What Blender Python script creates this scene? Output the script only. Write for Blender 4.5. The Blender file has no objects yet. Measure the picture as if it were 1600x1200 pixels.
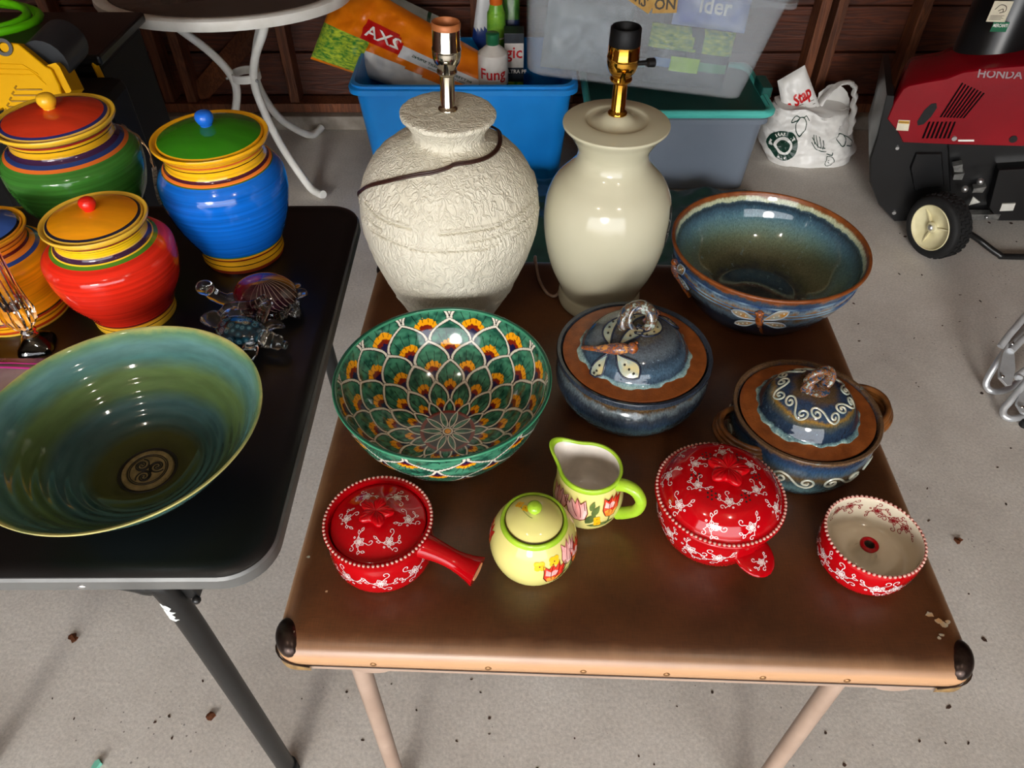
import bpy, bmesh, math, random
import numpy as np
from mathutils import Vector, Matrix, noise

D = bpy.data
SC = bpy.context.scene
C = SC.collection
PI = math.pi
R = math.radians
random.seed(7)

# ---------------------------------------------------------------- camera, sky, exposure
cam_d = D.cameras.new('camera')
cam = D.objects.new('camera', cam_d)
C.objects.link(cam)
cam.location = (0, 0, 1.55)
cam.rotation_euler = (R(90 - 44.85), 0, 0)
cam_d.sensor_width = 36
cam_d.lens = 1155 / 1600 * 36
cam_d.clip_start = 0.02
SC.camera = cam

world = D.worlds.new('overcast_sky')
SC.world = world
world.use_nodes = True
wb = world.node_tree.nodes['Background']
wb.inputs[0].default_value = (0.93, 0.96, 1.0, 1)
wb.inputs[1].default_value = 6.3

vs = SC.view_settings
vs.view_transform = 'Standard'
vs.look = 'None'
vs.gamma = 1
vs.use_curve_mapping = False
vs.exposure = 0.0

SUN_D = D.lights.new('hazy_sun', 'SUN')
SUN = D.objects.new('hazy_sun', SUN_D)
C.objects.link(SUN)
SUN_D.energy = 1.6
SUN_D.angle = R(13)
SUN_D.color = (1.0, 0.96, 0.90)
SUN.rotation_euler = Vector((0.20, 1, -0.32)).to_track_quat('-Z', 'Y').to_euler()
SUN.location = (-1, -4, 3)


# ---------------------------------------------------------------- helpers
def hx(s):
    c = [int(s[i:i + 2], 16) / 255 for i in (0, 2, 4)]
    return tuple(x / 12.92 if x <= .04045 else ((x + .055) / 1.055) ** 2.4 for x in c) + (1,)


def N(nt, typ, ins=None, **at):
    n = nt.nodes.new(typ)
    for k, v in at.items():
        setattr(n, k, v)
    for k, v in (ins or {}).items():
        if hasattr(v, 'is_output'):
            nt.links.new(v, n.inputs[k])
        else:
            n.inputs[k].default_value = v
    return n


def newmat(name):
    m = D.materials.new(name)
    m.use_nodes = True
    nt = m.node_tree
    b = nt.nodes['Principled BSDF']
    return m, nt, b


def ramp(nt, fac, stops, interp='LINEAR'):
    r = N(nt, 'ShaderNodeValToRGB', {0: fac})
    cr = r.color_ramp
    cr.interpolation = interp
    stops = sorted(stops, key=lambda s: s[0])
    while len(cr.elements) < len(stops):
        cr.elements.new(1.0)
    for e, (p, c) in zip(cr.elements, stops):
        e.position = min(max(p, 0), 1)
        e.color = hx(c) if isinstance(c, str) else c
    return r.outputs[0]


def pm(name, col, rough=.5, metal=0, col2=None, nscale=30, nstretch=(1, 1, 1), bump=0, bscale=None, spec=.5,
       coat=0, trans=0, ior=1.45, alpha=1, sheen=0, detail=4):
    """plain procedural material: two tints mixed by noise, optional fine relief"""
    m, nt, b = newmat(name)
    tc = N(nt, 'ShaderNodeTexCoord')
    mp = N(nt, 'ShaderNodeMapping', {0: tc.outputs['Object'], 3: nstretch})
    no = N(nt, 'ShaderNodeTexNoise', {'Vector': mp.outputs[0], 'Scale': nscale, 'Detail': detail})
    c1 = hx(col)
    c2 = hx(col2) if col2 else tuple(x * .85 for x in c1[:3]) + (1,)
    f = N(nt, 'ShaderNodeMapRange', {0: no.outputs[0], 1: .35, 2: .65})
    mx = N(nt, 'ShaderNodeMix', {0: f.outputs[0], 6: c1, 7: c2}, data_type='RGBA')
    nt.links.new(mx.outputs[2], b.inputs['Base Color'])
    b.inputs['Roughness'].default_value = rough
    b.inputs['Metallic'].default_value = metal
    b.inputs['Specular IOR Level'].default_value = spec
    b.inputs['Coat Weight'].default_value = coat
    b.inputs['Coat Roughness'].default_value = .08
    b.inputs['Transmission Weight'].default_value = trans
    b.inputs['IOR'].default_value = ior
    b.inputs['Alpha'].default_value = alpha
    if bump:
        n2 = N(nt, 'ShaderNodeTexNoise', {'Vector': mp.outputs[0], 'Scale': bscale or nscale * 3, 'Detail': 5})
        bp = N(nt, 'ShaderNodeBump', {'Strength': bump, 'Distance': .002, 'Height': n2.outputs[0]})
        nt.links.new(bp.outputs[0], b.inputs['Normal'])
    return m


def banded(name, stops, z0, z1, mode='z', amp=0.0, ns=(30, 30, 30), interp='LINEAR', rough=.12, bump=0, bs=60,
           brush=0.0, brush_ns=(3, 3, 90), spec=.5, speck=None, grain=0.0):
    """glaze whose colour follows height (z) or radius (r), edges broken by noise, optional brushed tint"""
    m, nt, b = newmat(name)
    tc = N(nt, 'ShaderNodeTexCoord')
    sx = N(nt, 'ShaderNodeSeparateXYZ', {0: tc.outputs['Object']})
    if mode == 'z':
        val = sx.outputs[2]
    else:
        h = N(nt, 'ShaderNodeCombineXYZ', {0: sx.outputs[0], 1: sx.outputs[1]})
        val = N(nt, 'ShaderNodeVectorMath', {0: h.outputs[0]}, operation='LENGTH').outputs[1]
    f = N(nt, 'ShaderNodeMapRange', {0: val, 1: z0, 2: z1}, clamp=False).outputs[0]
    if amp:
        mp = N(nt, 'ShaderNodeMapping', {0: tc.outputs['Object'], 3: ns})
        no = N(nt, 'ShaderNodeTexNoise', {'Vector': mp.outputs[0], 'Scale': 1.0, 'Detail': 6, 'Roughness': .65})
        s = N(nt, 'ShaderNodeMath', {0: no.outputs[0], 1: .5}, operation='SUBTRACT')
        f = N(nt, 'ShaderNodeMath', {0: s.outputs[0], 1: amp, 2: f}, operation='MULTIPLY_ADD').outputs[0]
    col = ramp(nt, f, stops, interp)
    if brush:
        mp = N(nt, 'ShaderNodeMapping', {0: tc.outputs['Object'], 3: brush_ns})
        no = N(nt, 'ShaderNodeTexNoise', {'Vector': mp.outputs[0], 'Scale': 1.0, 'Detail': 5})
        g = N(nt, 'ShaderNodeMapRange', {0: no.outputs[0], 1: .3, 2: .7, 3: 1 - brush, 4: 1 + brush * .8})
        hs = N(nt, 'ShaderNodeHueSaturation', {'Value': g.outputs[0], 'Color': col})
        col = hs.outputs[0]
    if speck:
        no = N(nt, 'ShaderNodeTexNoise', {'Vector': tc.outputs['Object'], 'Scale': speck[1], 'Detail': 8, 'Roughness': .75})
        g = N(nt, 'ShaderNodeMapRange', {0: no.outputs[0], 1: speck[2], 2: speck[2] + .12})
        mx = N(nt, 'ShaderNodeMix', {0: g.outputs[0], 6: col, 7: hx(speck[0])}, data_type='RGBA')
        col = mx.outputs[2]
    if grain:
        mp = N(nt, 'ShaderNodeMapping', {0: tc.outputs['Object'], 3: (420, 420, 130)})
        no = N(nt, 'ShaderNodeTexNoise', {'Vector': mp.outputs[0], 'Scale': 1.0, 'Detail': 5, 'Roughness': .7})
        g = N(nt, 'ShaderNodeMapRange', {0: no.outputs[0], 1: .32, 2: .68, 3: 1 - grain, 4: 1 + grain * 1.4})
        col = N(nt, 'ShaderNodeHueSaturation', {'Value': g.outputs[0], 'Color': col}).outputs[0]
    nt.links.new(col, b.inputs['Base Color'])
    b.inputs['Roughness'].default_value = rough
    b.inputs['Specular IOR Level'].default_value = spec
    if bump:
        mp = N(nt, 'ShaderNodeMapping', {0: tc.outputs['Object'], 3: brush_ns if brush else (1, 1, 1)})
        no = N(nt, 'ShaderNodeTexNoise', {'Vector': mp.outputs[0], 'Scale': 1.0 if brush else bs, 'Detail': 4})
        bp = N(nt, 'ShaderNodeBump', {'Strength': bump, 'Distance': .001, 'Height': no.outputs[0]})
        nt.links.new(bp.outputs[0], b.inputs['Normal'])
    return m


def vcol_mat(name, rough=.12, bump=0, bs=80, spec=.5):
    m, nt, b = newmat(name)
    a = N(nt, 'ShaderNodeAttribute', attribute_name='Col')
    nt.links.new(a.outputs[0], b.inputs['Base Color'])
    b.inputs['Roughness'].default_value = rough
    b.inputs['Specular IOR Level'].default_value = spec
    if bump:
        tc = N(nt, 'ShaderNodeTexCoord')
        no = N(nt, 'ShaderNodeTexNoise', {'Vector': tc.outputs['Object'], 'Scale': bs, 'Detail': 4})
        bp = N(nt, 'ShaderNodeBump', {'Strength': bump, 'Distance': .001, 'Height': no.outputs[0]})
        nt.links.new(bp.outputs[0], b.inputs['Normal'])
    return m


def crv(pts, n=6):
    """Catmull-Rom through points (any dimension)"""
    p = [np.array(q, float) for q in pts]
    p = [2 * p[0] - p[1]] + p + [2 * p[-1] - p[-2]]
    out = []
    for i in range(1, len(p) - 2):
        for k in range(n):
            t = k / n
            a, b, c, d = p[i - 1], p[i], p[i + 1], p[i + 2]
            out.append(.5 * (2 * b + (c - a) * t + (2 * a - 5 * b + 4 * c - d) * t * t + (3 * b - a - 3 * c + d) * t ** 3))
    out.append(p[-2])
    return [tuple(q) for q in out]


class MB:
    """collects shapes, builds ONE mesh object"""

    def __init__(s):
        s.v, s.f, s.m, s.cm = [], [], [], 0

    def add(s, vs, fs):
        o = len(s.v)
        s.v += [tuple(p) for p in vs]
        s.f += [tuple(i + o for i in f) for f in fs]
        s.m += [s.cm] * len(fs)
        return s

    def lathe(s, prof, seg=64, c=(0, 0, 0), fn=None):
        vs, rows = [], []
        for r, z in prof:
            if r < 1e-6:
                rows.append([len(vs)])
                vs.append((c[0], c[1], c[2] + z))
            else:
                rows.append(range(len(vs), len(vs) + seg))
                for i in range(seg):
                    a = 2 * PI * i / seg
                    rr = fn(r, z, a) if fn else r
                    vs.append((c[0] + rr * math.cos(a), c[1] + rr * math.sin(a), c[2] + z))
        fs = []
        for a, b in zip(rows[:-1], rows[1:]):
            for i in range(seg):
                j = (i + 1) % seg
                if len(a) == 1 and len(b) == 1:
                    break
                if len(a) == 1:
                    fs.append((a[0], b[j], b[i]))
                elif len(b) == 1:
                    fs.append((a[i], a[j], b[0]))
                else:
                    fs.append((a[i], a[j], b[j], b[i]))
        return s.add(vs, fs)

    def rings(s, rings, cap=(True, True), loop=True):
        n = len(rings[0])
        vs = [p for r in rings for p in r]
        fs = []
        for k in range(len(rings) - 1):
            for i in range(n if loop else n - 1):
                j = (i + 1) % n
                fs.append((k * n + i, k * n + j, (k + 1) * n + j, (k + 1) * n + i))
        if cap[0]:
            fs.append(tuple(reversed(range(n))))
        if cap[1]:
            fs.append(tuple(range((len(rings) - 1) * n, len(rings) * n)))
        return s.add(vs, fs)

    def tube(s, pts, r, seg=10, cap=True, flat=1.0, up=None, closed=False):
        P = [Vector(p) for p in pts]
        n = len(P)
        rr = r if isinstance(r, (list, tuple)) else [r] * n
        T = []
        for i in range(n):
            a, b = (P[i - 1], P[(i + 1) % n]) if closed else (P[max(i - 1, 0)], P[min(i + 1, n - 1)])
            t = (b - a)
            T.append(t.normalized() if t.length > 1e-9 else Vector((0, 0, 1)))
        u = Vector(up) if up else (Vector((0, 0, 1)) if abs(T[0].z) < .9 else Vector((1, 0, 0)))
        rings = []
        for i in range(n):
            u = (u - T[i] * u.dot(T[i]))
            if u.length < 1e-6:
                u = T[i].orthogonal()
            u.normalize()
            w = T[i].cross(u)
            rings.append([P[i] + (u * math.cos(2 * PI * k / seg) * flat + w * math.sin(2 * PI * k / seg)) * rr[i] for k in range(seg)])
        if closed:
            rings.append(rings[0])
            return s.rings(rings, (False, False))
        return s.rings(rings, (cap, cap))

    def box(s, c, d, rz=0, M=None):
        x, y, z = d[0] / 2, d[1] / 2, d[2] / 2
        vs = [(sx * x, sy * y, sz * z) for sz in (-1, 1) for sy in (-1, 1) for sx in (-1, 1)]
        m = M or Matrix.Rotation(rz, 3, 'Z')
        vs = [m @ Vector(v) + Vector(c) for v in vs]
        return s.add(vs, [(0, 2, 3, 1), (4, 5, 7, 6), (0, 1, 5, 4), (2, 6, 7, 3), (0, 4, 6, 2), (1, 3, 7, 5)])

    def sphere(s, c, r, seg=16, ring=10, M=None):
        rx, ry, rz = (r, r, r) if not isinstance(r, (tuple, list)) else r
        vs = [Vector((0, 0, -rz))]
        for k in range(1, ring):
            a = -PI / 2 + PI * k / ring
            for i in range(seg):
                b = 2 * PI * i / seg
                vs.append(Vector((rx * math.cos(a) * math.cos(b), ry * math.cos(a) * math.sin(b), rz * math.sin(a))))
        vs.append(Vector((0, 0, rz)))
        if M:
            vs = [M @ v for v in vs]
        vs = [v + Vector(c) for v in vs]
        fs = [(0, 1 + (i + 1) % seg, 1 + i) for i in range(seg)]
        for k in range(ring - 2):
            o = 1 + k * seg
            fs += [(o + i, o + (i + 1) % seg, o + seg + (i + 1) % seg, o + seg + i) for i in range(seg)]
        o = 1 + (ring - 2) * seg
        fs += [(o + i, o + (i + 1) % seg, len(vs) - 1) for i in range(seg)]
        return s.add(vs, fs)

    def prism(s, poly, a, b, fn=None):
        """polygon (2D) extruded; fn(u, v, w) -> point"""
        fn = fn or (lambda u, v, w: (u, w, v))
        n = len(poly)
        vs = [fn(p[0], p[1], a) for p in poly] + [fn(p[0], p[1], b) for p in poly]
        fs = [tuple(range(n - 1, -1, -1)), tuple(range(n, 2 * n))]
        fs += [(i, (i + 1) % n, n + (i + 1) % n, n + i) for i in range(n)]
        return s.add(vs, fs)

    def stroke(s, pts, w, f, closed=False):
        """flat painted line on a surface; f(u, v) -> point"""
        p = [np.array(q[:2], float) for q in pts]
        n = len(p)
        if n < 2:
            return s
        L, Rr = [], []
        for i in range(n):
            a, b = (p[i - 1], p[(i + 1) % n]) if closed else (p[max(i - 1, 0)], p[min(i + 1, n - 1)])
            t = b - a
            t = t / (np.hypot(*t) + 1e-9)
            nn = np.array((-t[1], t[0])) * w / 2
            L.append(f(*(p[i] + nn)))
            Rr.append(f(*(p[i] - nn)))
        vs = L + Rr
        m = n if closed else n - 1
        return s.add(vs, [(i, n + i, n + (i + 1) % n, (i + 1) % n) for i in range(m)])

    def fill(s, pts, f, rings=3):
        p = np.array([q[:2] for q in pts], float)
        c = p.mean(0)
        n = len(p)
        vs = [f(*c)]
        for k in range(1, rings + 1):
            vs += [f(*(c + (q - c) * k / rings)) for q in p]
        fs = [(0, 1 + i, 1 + (i + 1) % n) for i in range(n)]
        for k in range(rings - 1):
            o = 1 + k * n
            fs += [(o + i, o + n + i, o + n + (i + 1) % n, o + (i + 1) % n) for i in range(n)]
        return s.add(vs, fs)

    def build(s, name, mats, parent=None, loc=(0, 0, 0), rot=None, smooth=40, bevel=0, recalc=True, subsurf=0):
        me = D.meshes.new(name)
        me.from_pydata(s.v, [], s.f)
        if not isinstance(mats, (list, tuple)):
            mats = [mats]
        for m in mats:
            me.materials.append(m)
        if len(mats) > 1:
            me.polygons.foreach_set('material_index', s.m)
        if recalc:
            bm = bmesh.new()
            bm.from_mesh(me)
            bmesh.ops.recalc_face_normals(bm, faces=bm.faces)
            bm.to_mesh(me)
            bm.free()
        if smooth:
            me.polygons.foreach_set('use_smooth', [True] * len(me.polygons))
            if smooth < 180:
                me.set_sharp_from_angle(angle=R(smooth))
        me.update()
        o = D.objects.new(name, me)
        C.objects.link(o)
        o.location = loc
        if rot:
            o.rotation_euler = rot
        if parent:
            o.parent = parent
        if bevel:
            b = o.modifiers.new('bevel', 'BEVEL')
            b.width = bevel
            b.segments = 2
            b.limit_method = 'ANGLE'
            b.harden_normals = False
        if subsurf:
            b = o.modifiers.new('subdivision', 'SUBSURF')
            b.levels = b.render_levels = subsurf
        return o


def tag(o, label, cat, group=None, kind=None):
    o['label'] = label
    o['category'] = cat
    if group:
        o['group'] = group
    if kind:
        o['kind'] = kind
    return o


def thing(name, label, cat, loc=(0, 0, 0), rz=0, group=None, rot=None):
    o = D.objects.new(name, None)
    C.objects.link(o)
    o.empty_display_size = .05
    o.location = loc
    o.rotation_euler = rot or (0, 0, rz)
    return tag(o, label, cat, group)


def struct(o):
    o['kind'] = 'structure'
    return o


class Surf:
    """outer surface of a turned form: profile from foot to top, addressed by angle and length along the profile"""

    def __init__(s, prof):
        s.p = np.array(prof, float)
        s.L = np.r_[0, np.cumsum(np.hypot(*np.diff(s.p, axis=0).T))]

    def rz(s, l):
        return np.interp(l, s.L, s.p[:, 0]), np.interp(l, s.L, s.p[:, 1])

    def atz(s, z):
        return float(np.interp(z, s.p[:, 1], s.L))

    def at(s, th, l, off=0):
        r, z = s.rz(l)
        r1, z1 = s.rz(l - .002)
        r2, z2 = s.rz(l + .002)
        t = np.array((r2 - r1, z2 - z1))
        t = t / (np.hypot(*t) + 1e-12)
        r, z = r + t[1] * off, z - t[0] * off
        return Vector((r * math.cos(th), r * math.sin(th), z))

    def mapper(s, th, l0, rot=0, off=.0005, sc=1.0, stretch=1.0):
        ca, sa = math.cos(rot), math.sin(rot)

        def f(u, v, o=0.0):
            u, v = u * sc, v * sc
            x, y = u * ca - v * sa, (u * sa + v * ca) * stretch
            l = l0 + y
            r = max(float(s.rz(l)[0]), .004)
            return s.at(th + x / r, l, off + o)
        return f


def rrect(hx_, hy_, r, n=8, z=0.0):
    out = []
    for cx, cy, a in ((hx_ - r, hy_ - r, 0), (-hx_ + r, hy_ - r, 90), (-hx_ + r, -hy_ + r, 180), (hx_ - r, -hy_ + r, 270)):
        for k in range(n + 1):
            t = R(a + 90 * k / n)
            out.append((cx + r * math.cos(t), cy + r * math.sin(t), z))
    return out


def spiral(cx, cy, r0, r1, a0, turns, n=26):
    return [(cx + (r0 + (r1 - r0) * k / n) * math.cos(a0 + 2 * PI * turns * k / n),
             cy + (r0 + (r1 - r0) * k / n) * math.sin(a0 + 2 * PI * turns * k / n)) for k in range(n + 1)]


def almond(cx, cy, L, w, a, n=7):
    """leaf / petal outline starting at (cx, cy), pointing along angle a"""
    up = [(L * k / n, w * math.sin(PI * (k / n) ** .8)) for k in range(n + 1)]
    pts = up + [(x, -y) for x, y in reversed(up[1:-1])]
    ca, sa = math.cos(a), math.sin(a)
    return [(cx + x * ca - y * sa, cy + x * sa + y * ca) for x, y in pts]


def text_mesh(body, size, bold=0.0):
    cu = D.curves.new('lettering', 'FONT')
    cu.body = body
    cu.size = size
    cu.align_x = 'CENTER'
    cu.align_y = 'CENTER'
    cu.offset = bold
    cu.resolution_u = 2
    o = D.objects.new('lettering', cu)
    C.objects.link(o)
    dg = bpy.context.evaluated_depsgraph_get()
    me = D.meshes.new_from_object(o.evaluated_get(dg))
    vs = [tuple(v.co[:2]) for v in me.vertices]
    fs = [tuple(p.vertices) for p in me.polygons]
    D.objects.remove(o)
    D.curves.remove(cu)
    D.meshes.remove(me)
    return vs, fs


def lettering(txt, f, mat, parent, name='lettering'):
    vs, fs = txt
    mb = MB()
    mb.add([f(u, v) for u, v in vs], fs)
    return mb.build(name, mat, parent, smooth=0, recalc=False)


def plane_map(o, u, v, off=0.0):
    o, u, v = Vector(o), Vector(u).normalized(), Vector(v).normalized()
    n = u.cross(v)
    return lambda a, b, c=0.0: o + u * a + v * b + n * (off + c)


def ridge(p, s, seed=0.0, oct=3):
    """crumple field"""
    t, a = 0.0, 1.0
    for k in range(oct):
        t += a * (1 - 2 * abs(noise.noise(Vector((p[0] * s + seed, p[1] * s - seed, p[2] * s + 2 * seed)))))
        s *= 2.1
        a *= .5
    return t


# pixel of the 1600x1200 frame -> point of the place, at height z or at distance Y
_F, _s, _c = 1155.0, math.sin(R(44.85)), math.cos(R(44.85))


def _ray(x, y):
    a, b = (x - 800) / _F, (600 - y) / _F
    return Vector((a, _c + b * _s, -_s + b * _c))


def atz(x, y, z):
    r = _ray(x, y)
    return Vector((0, 0, 1.55)) + r * ((z - 1.55) / r.z)


def aty(x, y, Y):
    r = _ray(x, y)
    return Vector((0, 0, 1.55)) + r * (Y / r.y)


def on_plane(x, y, p0, n):
    r = _ray(x, y)
    o = Vector((0, 0, 1.55))
    return o + r * ((Vector(p0) - o).dot(Vector(n)) / r.dot(Vector(n)))


TX = {k: text_mesh(*v) for k, v in dict(
    bag_big=('2XA', .075, .0012), bag_small=('BETTER LAWN NEXT SPRING', .021, .0004), bag_small2=('FEEDS FOR UP TO 4 MONTHS', .012, .0002),
    fung=('Fung', .055, .001), gic=('gic', .06, .001), ultra=('ULTRA PF', .02, .0003),
    der=('lder', .07, .0012), on=('ON', .045, .001), ers=('ERS', .04, .001), kill=('KILLS', .034, .001),
    stap=('e Stap', .06, .0022), sms=('sms', .03, .001), mark=('MARKET', .026, .0006),
    honda=('HONDA', .034, .0008), warn=('WARNING', .008, .0001), lock=('LOCK', .02, .0004), fifty=('50', .016, .0003),
    merch=('MERCANTI', .018, .0003), cap=('10', .014, .0002)).items()}

# ---------------------------------------------------------------- materials
M = {}


def concrete():
    m, nt, b = newmat('concrete')
    tc = N(nt, 'ShaderNodeTexCoord')
    o = tc.outputs['Object']
    n1 = N(nt, 'ShaderNodeTexNoise', {'Vector': o, 'Scale': 2.2, 'Detail': 8, 'Roughness': .65})
    n2 = N(nt, 'ShaderNodeTexNoise', {'Vector': o, 'Scale': 140, 'Detail': 6, 'Roughness': .7})
    n3 = N(nt, 'ShaderNodeTexNoise', {'Vector': o, 'Scale': 26, 'Detail': 8, 'Roughness': .75})
    base = ramp(nt, n1.outputs[0], [(.3, 'b4aca3'), (.5, 'c9c2b9'), (.7, 'd6d0c8')])
    g = N(nt, 'ShaderNodeMapRange', {0: n2.outputs[0], 1: .3, 2: .7, 3: .78, 4: 1.18})
    hs = N(nt, 'ShaderNodeHueSaturation', {'Value': g.outputs[0], 'Color': base})
    st = N(nt, 'ShaderNodeMapRange', {0: n3.outputs[0], 1: .66, 2: .74, 3: 0, 4: .75})
    mx = N(nt, 'ShaderNodeMix', {0: st.outputs[0], 6: hs.outputs[0], 7: hx('4a3a2e')}, data_type='RGBA')
    vo = N(nt, 'ShaderNodeTexVoronoi', {'Vector': o, 'Scale': 55, 'Randomness': 1.0})
    n4 = N(nt, 'ShaderNodeTexNoise', {'Vector': o, 'Scale': 3.3, 'Detail': 2})
    th = N(nt, 'ShaderNodeMapRange', {0: n4.outputs[0], 1: .45, 2: .75, 3: .02, 4: .16})
    dt = N(nt, 'ShaderNodeMath', {0: vo.outputs['Distance'], 1: th.outputs[0]}, operation='LESS_THAN')
    dk = N(nt, 'ShaderNodeMath', {0: dt.outputs[0], 1: .6}, operation='MULTIPLY')
    mx2 = N(nt, 'ShaderNodeMix', {0: dk.outputs[0], 6: mx.outputs[2], 7: hx('3a2f28')}, data_type='RGBA')
    nt.links.new(mx2.outputs[2], b.inputs['Base Color'])
    b.inputs['Roughness'].default_value = .72
    bp = N(nt, 'ShaderNodeBump', {'Strength': .35, 'Distance': .0015, 'Height': n2.outputs[0]})
    nt.links.new(bp.outputs[0], b.inputs['Normal'])
    return m


def wood(name, c1, c2, axis=0, rough=.6):
    m, nt, b = newmat(name)
    tc = N(nt, 'ShaderNodeTexCoord')
    oi = N(nt, 'ShaderNodeObjectInfo')
    off = N(nt, 'ShaderNodeVectorMath', {0: oi.outputs['Location'], 1: (3.1, 5.7, 7.3)}, operation='MULTIPLY')
    ad = N(nt, 'ShaderNodeVectorMath', {0: tc.outputs['Object'], 1: off.outputs[0]})
    sc = [22, 22, 22]
    sc[axis] = 1.6
    mp = N(nt, 'ShaderNodeMapping', {0: ad.outputs[0], 3: sc})
    n1 = N(nt, 'ShaderNodeTexNoise', {'Vector': mp.outputs[0], 'Scale': 1.0, 'Detail': 4, 'Distortion': 1.2})
    wv = N(nt, 'ShaderNodeMath', {0: n1.outputs[0], 1: 40.0}, operation='MULTIPLY')
    sn = N(nt, 'ShaderNodeMath', {0: wv.outputs[0]}, operation='SINE')
    f = N(nt, 'ShaderNodeMapRange', {0: sn.outputs[0], 1: -1, 2: 1})
    n2 = N(nt, 'ShaderNodeTexNoise', {'Vector': ad.outputs[0], 'Scale': 4, 'Detail': 5})
    g = N(nt, 'ShaderNodeMapRange', {0: n2.outputs[0], 1: .3, 2: .7, 3: .6, 4: 1.3})
    mx = N(nt, 'ShaderNodeMix', {0: f.outputs[0], 6: hx(c1), 7: hx(c2)}, data_type='RGBA')
    hs = N(nt, 'ShaderNodeHueSaturation', {'Value': g.outputs[0], 'Color': mx.outputs[2]})
    nt.links.new(hs.outputs[0], b.inputs['Base Color'])
    b.inputs['Roughness'].default_value = rough
    bp = N(nt, 'ShaderNodeBump', {'Strength': .3, 'Distance': .002, 'Height': sn.outputs[0]})
    nt.links.new(bp.outputs[0], b.inputs['Normal'])
    return m


M['concrete'] = concrete()
M['plank'] = wood('dark_plank', '431d0c', '5c2a11')
M['stud'] = wood('stud_wood', '5e3219', '7a4526', axis=2)
M['ceiling'] = wood('roof_boards', 'a08a72', 'b09a80')
M['ledge'] = pm('ledge_concrete', '9a9084', .8, col2='82786c', nscale=20, bump=.3)
M['white_paint'] = pm('white_enamel', 'f0efe9', .3, col2='e6e4dc', nscale=20)
M['glass_top'] = pm('brown_glass', '4a403a', .12, col2='443a34', nscale=5)
M['black_plastic'] = pm('black_plastic', '080809', .5, col2='0c0c0d', nscale=60, bump=.12, bscale=500, spec=.25)
M['black_top'] = pm('black_table_plastic', '08080a', .34, col2='0e0e10', nscale=14, bump=.1, bscale=600)
M['black_metal'] = pm('black_metal', '121212', .35, col2='191919', nscale=40)
M['rubber'] = pm('black_rubber', '0b0b0b', .75, col2='121212', nscale=60)
M['chrome'] = pm('chrome', 'd8d8d8', .12, 1, col2='cfcfcf')
M['brass'] = pm('polished_brass', 'd9a441', .1, 1, col2='cf9636')
M['nickel'] = pm('nickel', 'd2cdbf', .14, 1, col2='c4bda9')
M['copper_paper'] = pm('copper_ring', 'b06a3c', .45, .3, col2='9d5a30')
M['steel'] = pm('brushed_steel', 'c9c9c9', .3, .9, col2='bbbbbb', nscale=80)
M['alu'] = pm('silver_paint', 'c4c6c8', .32, .55, col2='b8babc', nscale=40)
M['beige_metal'] = pm('beige_enamel', 'b39a89', .38, .2, col2='a38a79', nscale=12)
M['bronze'] = pm('dark_bronze', '4a3c36', .3, .8, col2='241c19', nscale=60, bump=.1)
M['bronze_worn'] = pm('worn_brass_plate', 'b3905c', .45, .5, col2='8a6d46', nscale=140, bump=.2)
M['nail'] = pm('brass_nail', '9b734c', .35, .6)
M['tape'] = pm('white_residue', 'dfe6e2', .6)
M['worn'] = pm('worn_chip', 'b08a5c', .7, col2='8fa09a', nscale=60)


def vinyl():
    m, nt, b = newmat('brown_woven_vinyl')
    tc = N(nt, 'ShaderNodeTexCoord')
    o = tc.outputs['Object']
    n1 = N(nt, 'ShaderNodeTexNoise', {'Vector': o, 'Scale': 5, 'Detail': 6, 'Roughness': .6})
    base = ramp(nt, n1.outputs[0], [(.3, '3a200f'), (.5, '4c2b15'), (.72, '5e381d')])
    m1 = N(nt, 'ShaderNodeMapping', {0: o, 3: (900, 60, 60)})
    a = N(nt, 'ShaderNodeTexNoise', {'Vector': m1.outputs[0], 'Scale': 1.0, 'Detail': 2})
    m2 = N(nt, 'ShaderNodeMapping', {0: o, 3: (60, 900, 900)})
    c = N(nt, 'ShaderNodeTexNoise', {'Vector': m2.outputs[0], 'Scale': 1.0, 'Detail': 2})
    ad = N(nt, 'ShaderNodeMath', {0: a.outputs[0], 1: c.outputs[0]}, operation='ADD')
    g = N(nt, 'ShaderNodeMapRange', {0: ad.outputs[0], 1: .75, 2: 1.25, 3: .8, 4: 1.2})
    hs = N(nt, 'ShaderNodeHueSaturation', {'Value': g.outputs[0], 'Color': base})
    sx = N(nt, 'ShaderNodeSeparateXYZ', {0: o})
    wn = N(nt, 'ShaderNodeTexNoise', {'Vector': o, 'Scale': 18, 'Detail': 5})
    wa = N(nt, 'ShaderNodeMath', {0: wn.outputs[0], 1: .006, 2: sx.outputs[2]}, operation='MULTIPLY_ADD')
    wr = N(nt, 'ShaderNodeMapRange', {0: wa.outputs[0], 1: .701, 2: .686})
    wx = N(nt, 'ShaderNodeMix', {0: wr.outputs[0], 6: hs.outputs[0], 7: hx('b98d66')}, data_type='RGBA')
    nt.links.new(wx.outputs[2], b.inputs['Base Color'])
    b.inputs['Roughness'].default_value = .36
    b.inputs['Specular IOR Level'].default_value = .6
    bp = N(nt, 'ShaderNodeBump', {'Strength': .12, 'Distance': .0006, 'Height': ad.outputs[0]})
    nt.links.new(bp.outputs[0], b.inputs['Normal'])
    return m


M['vinyl'] = vinyl()

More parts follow.
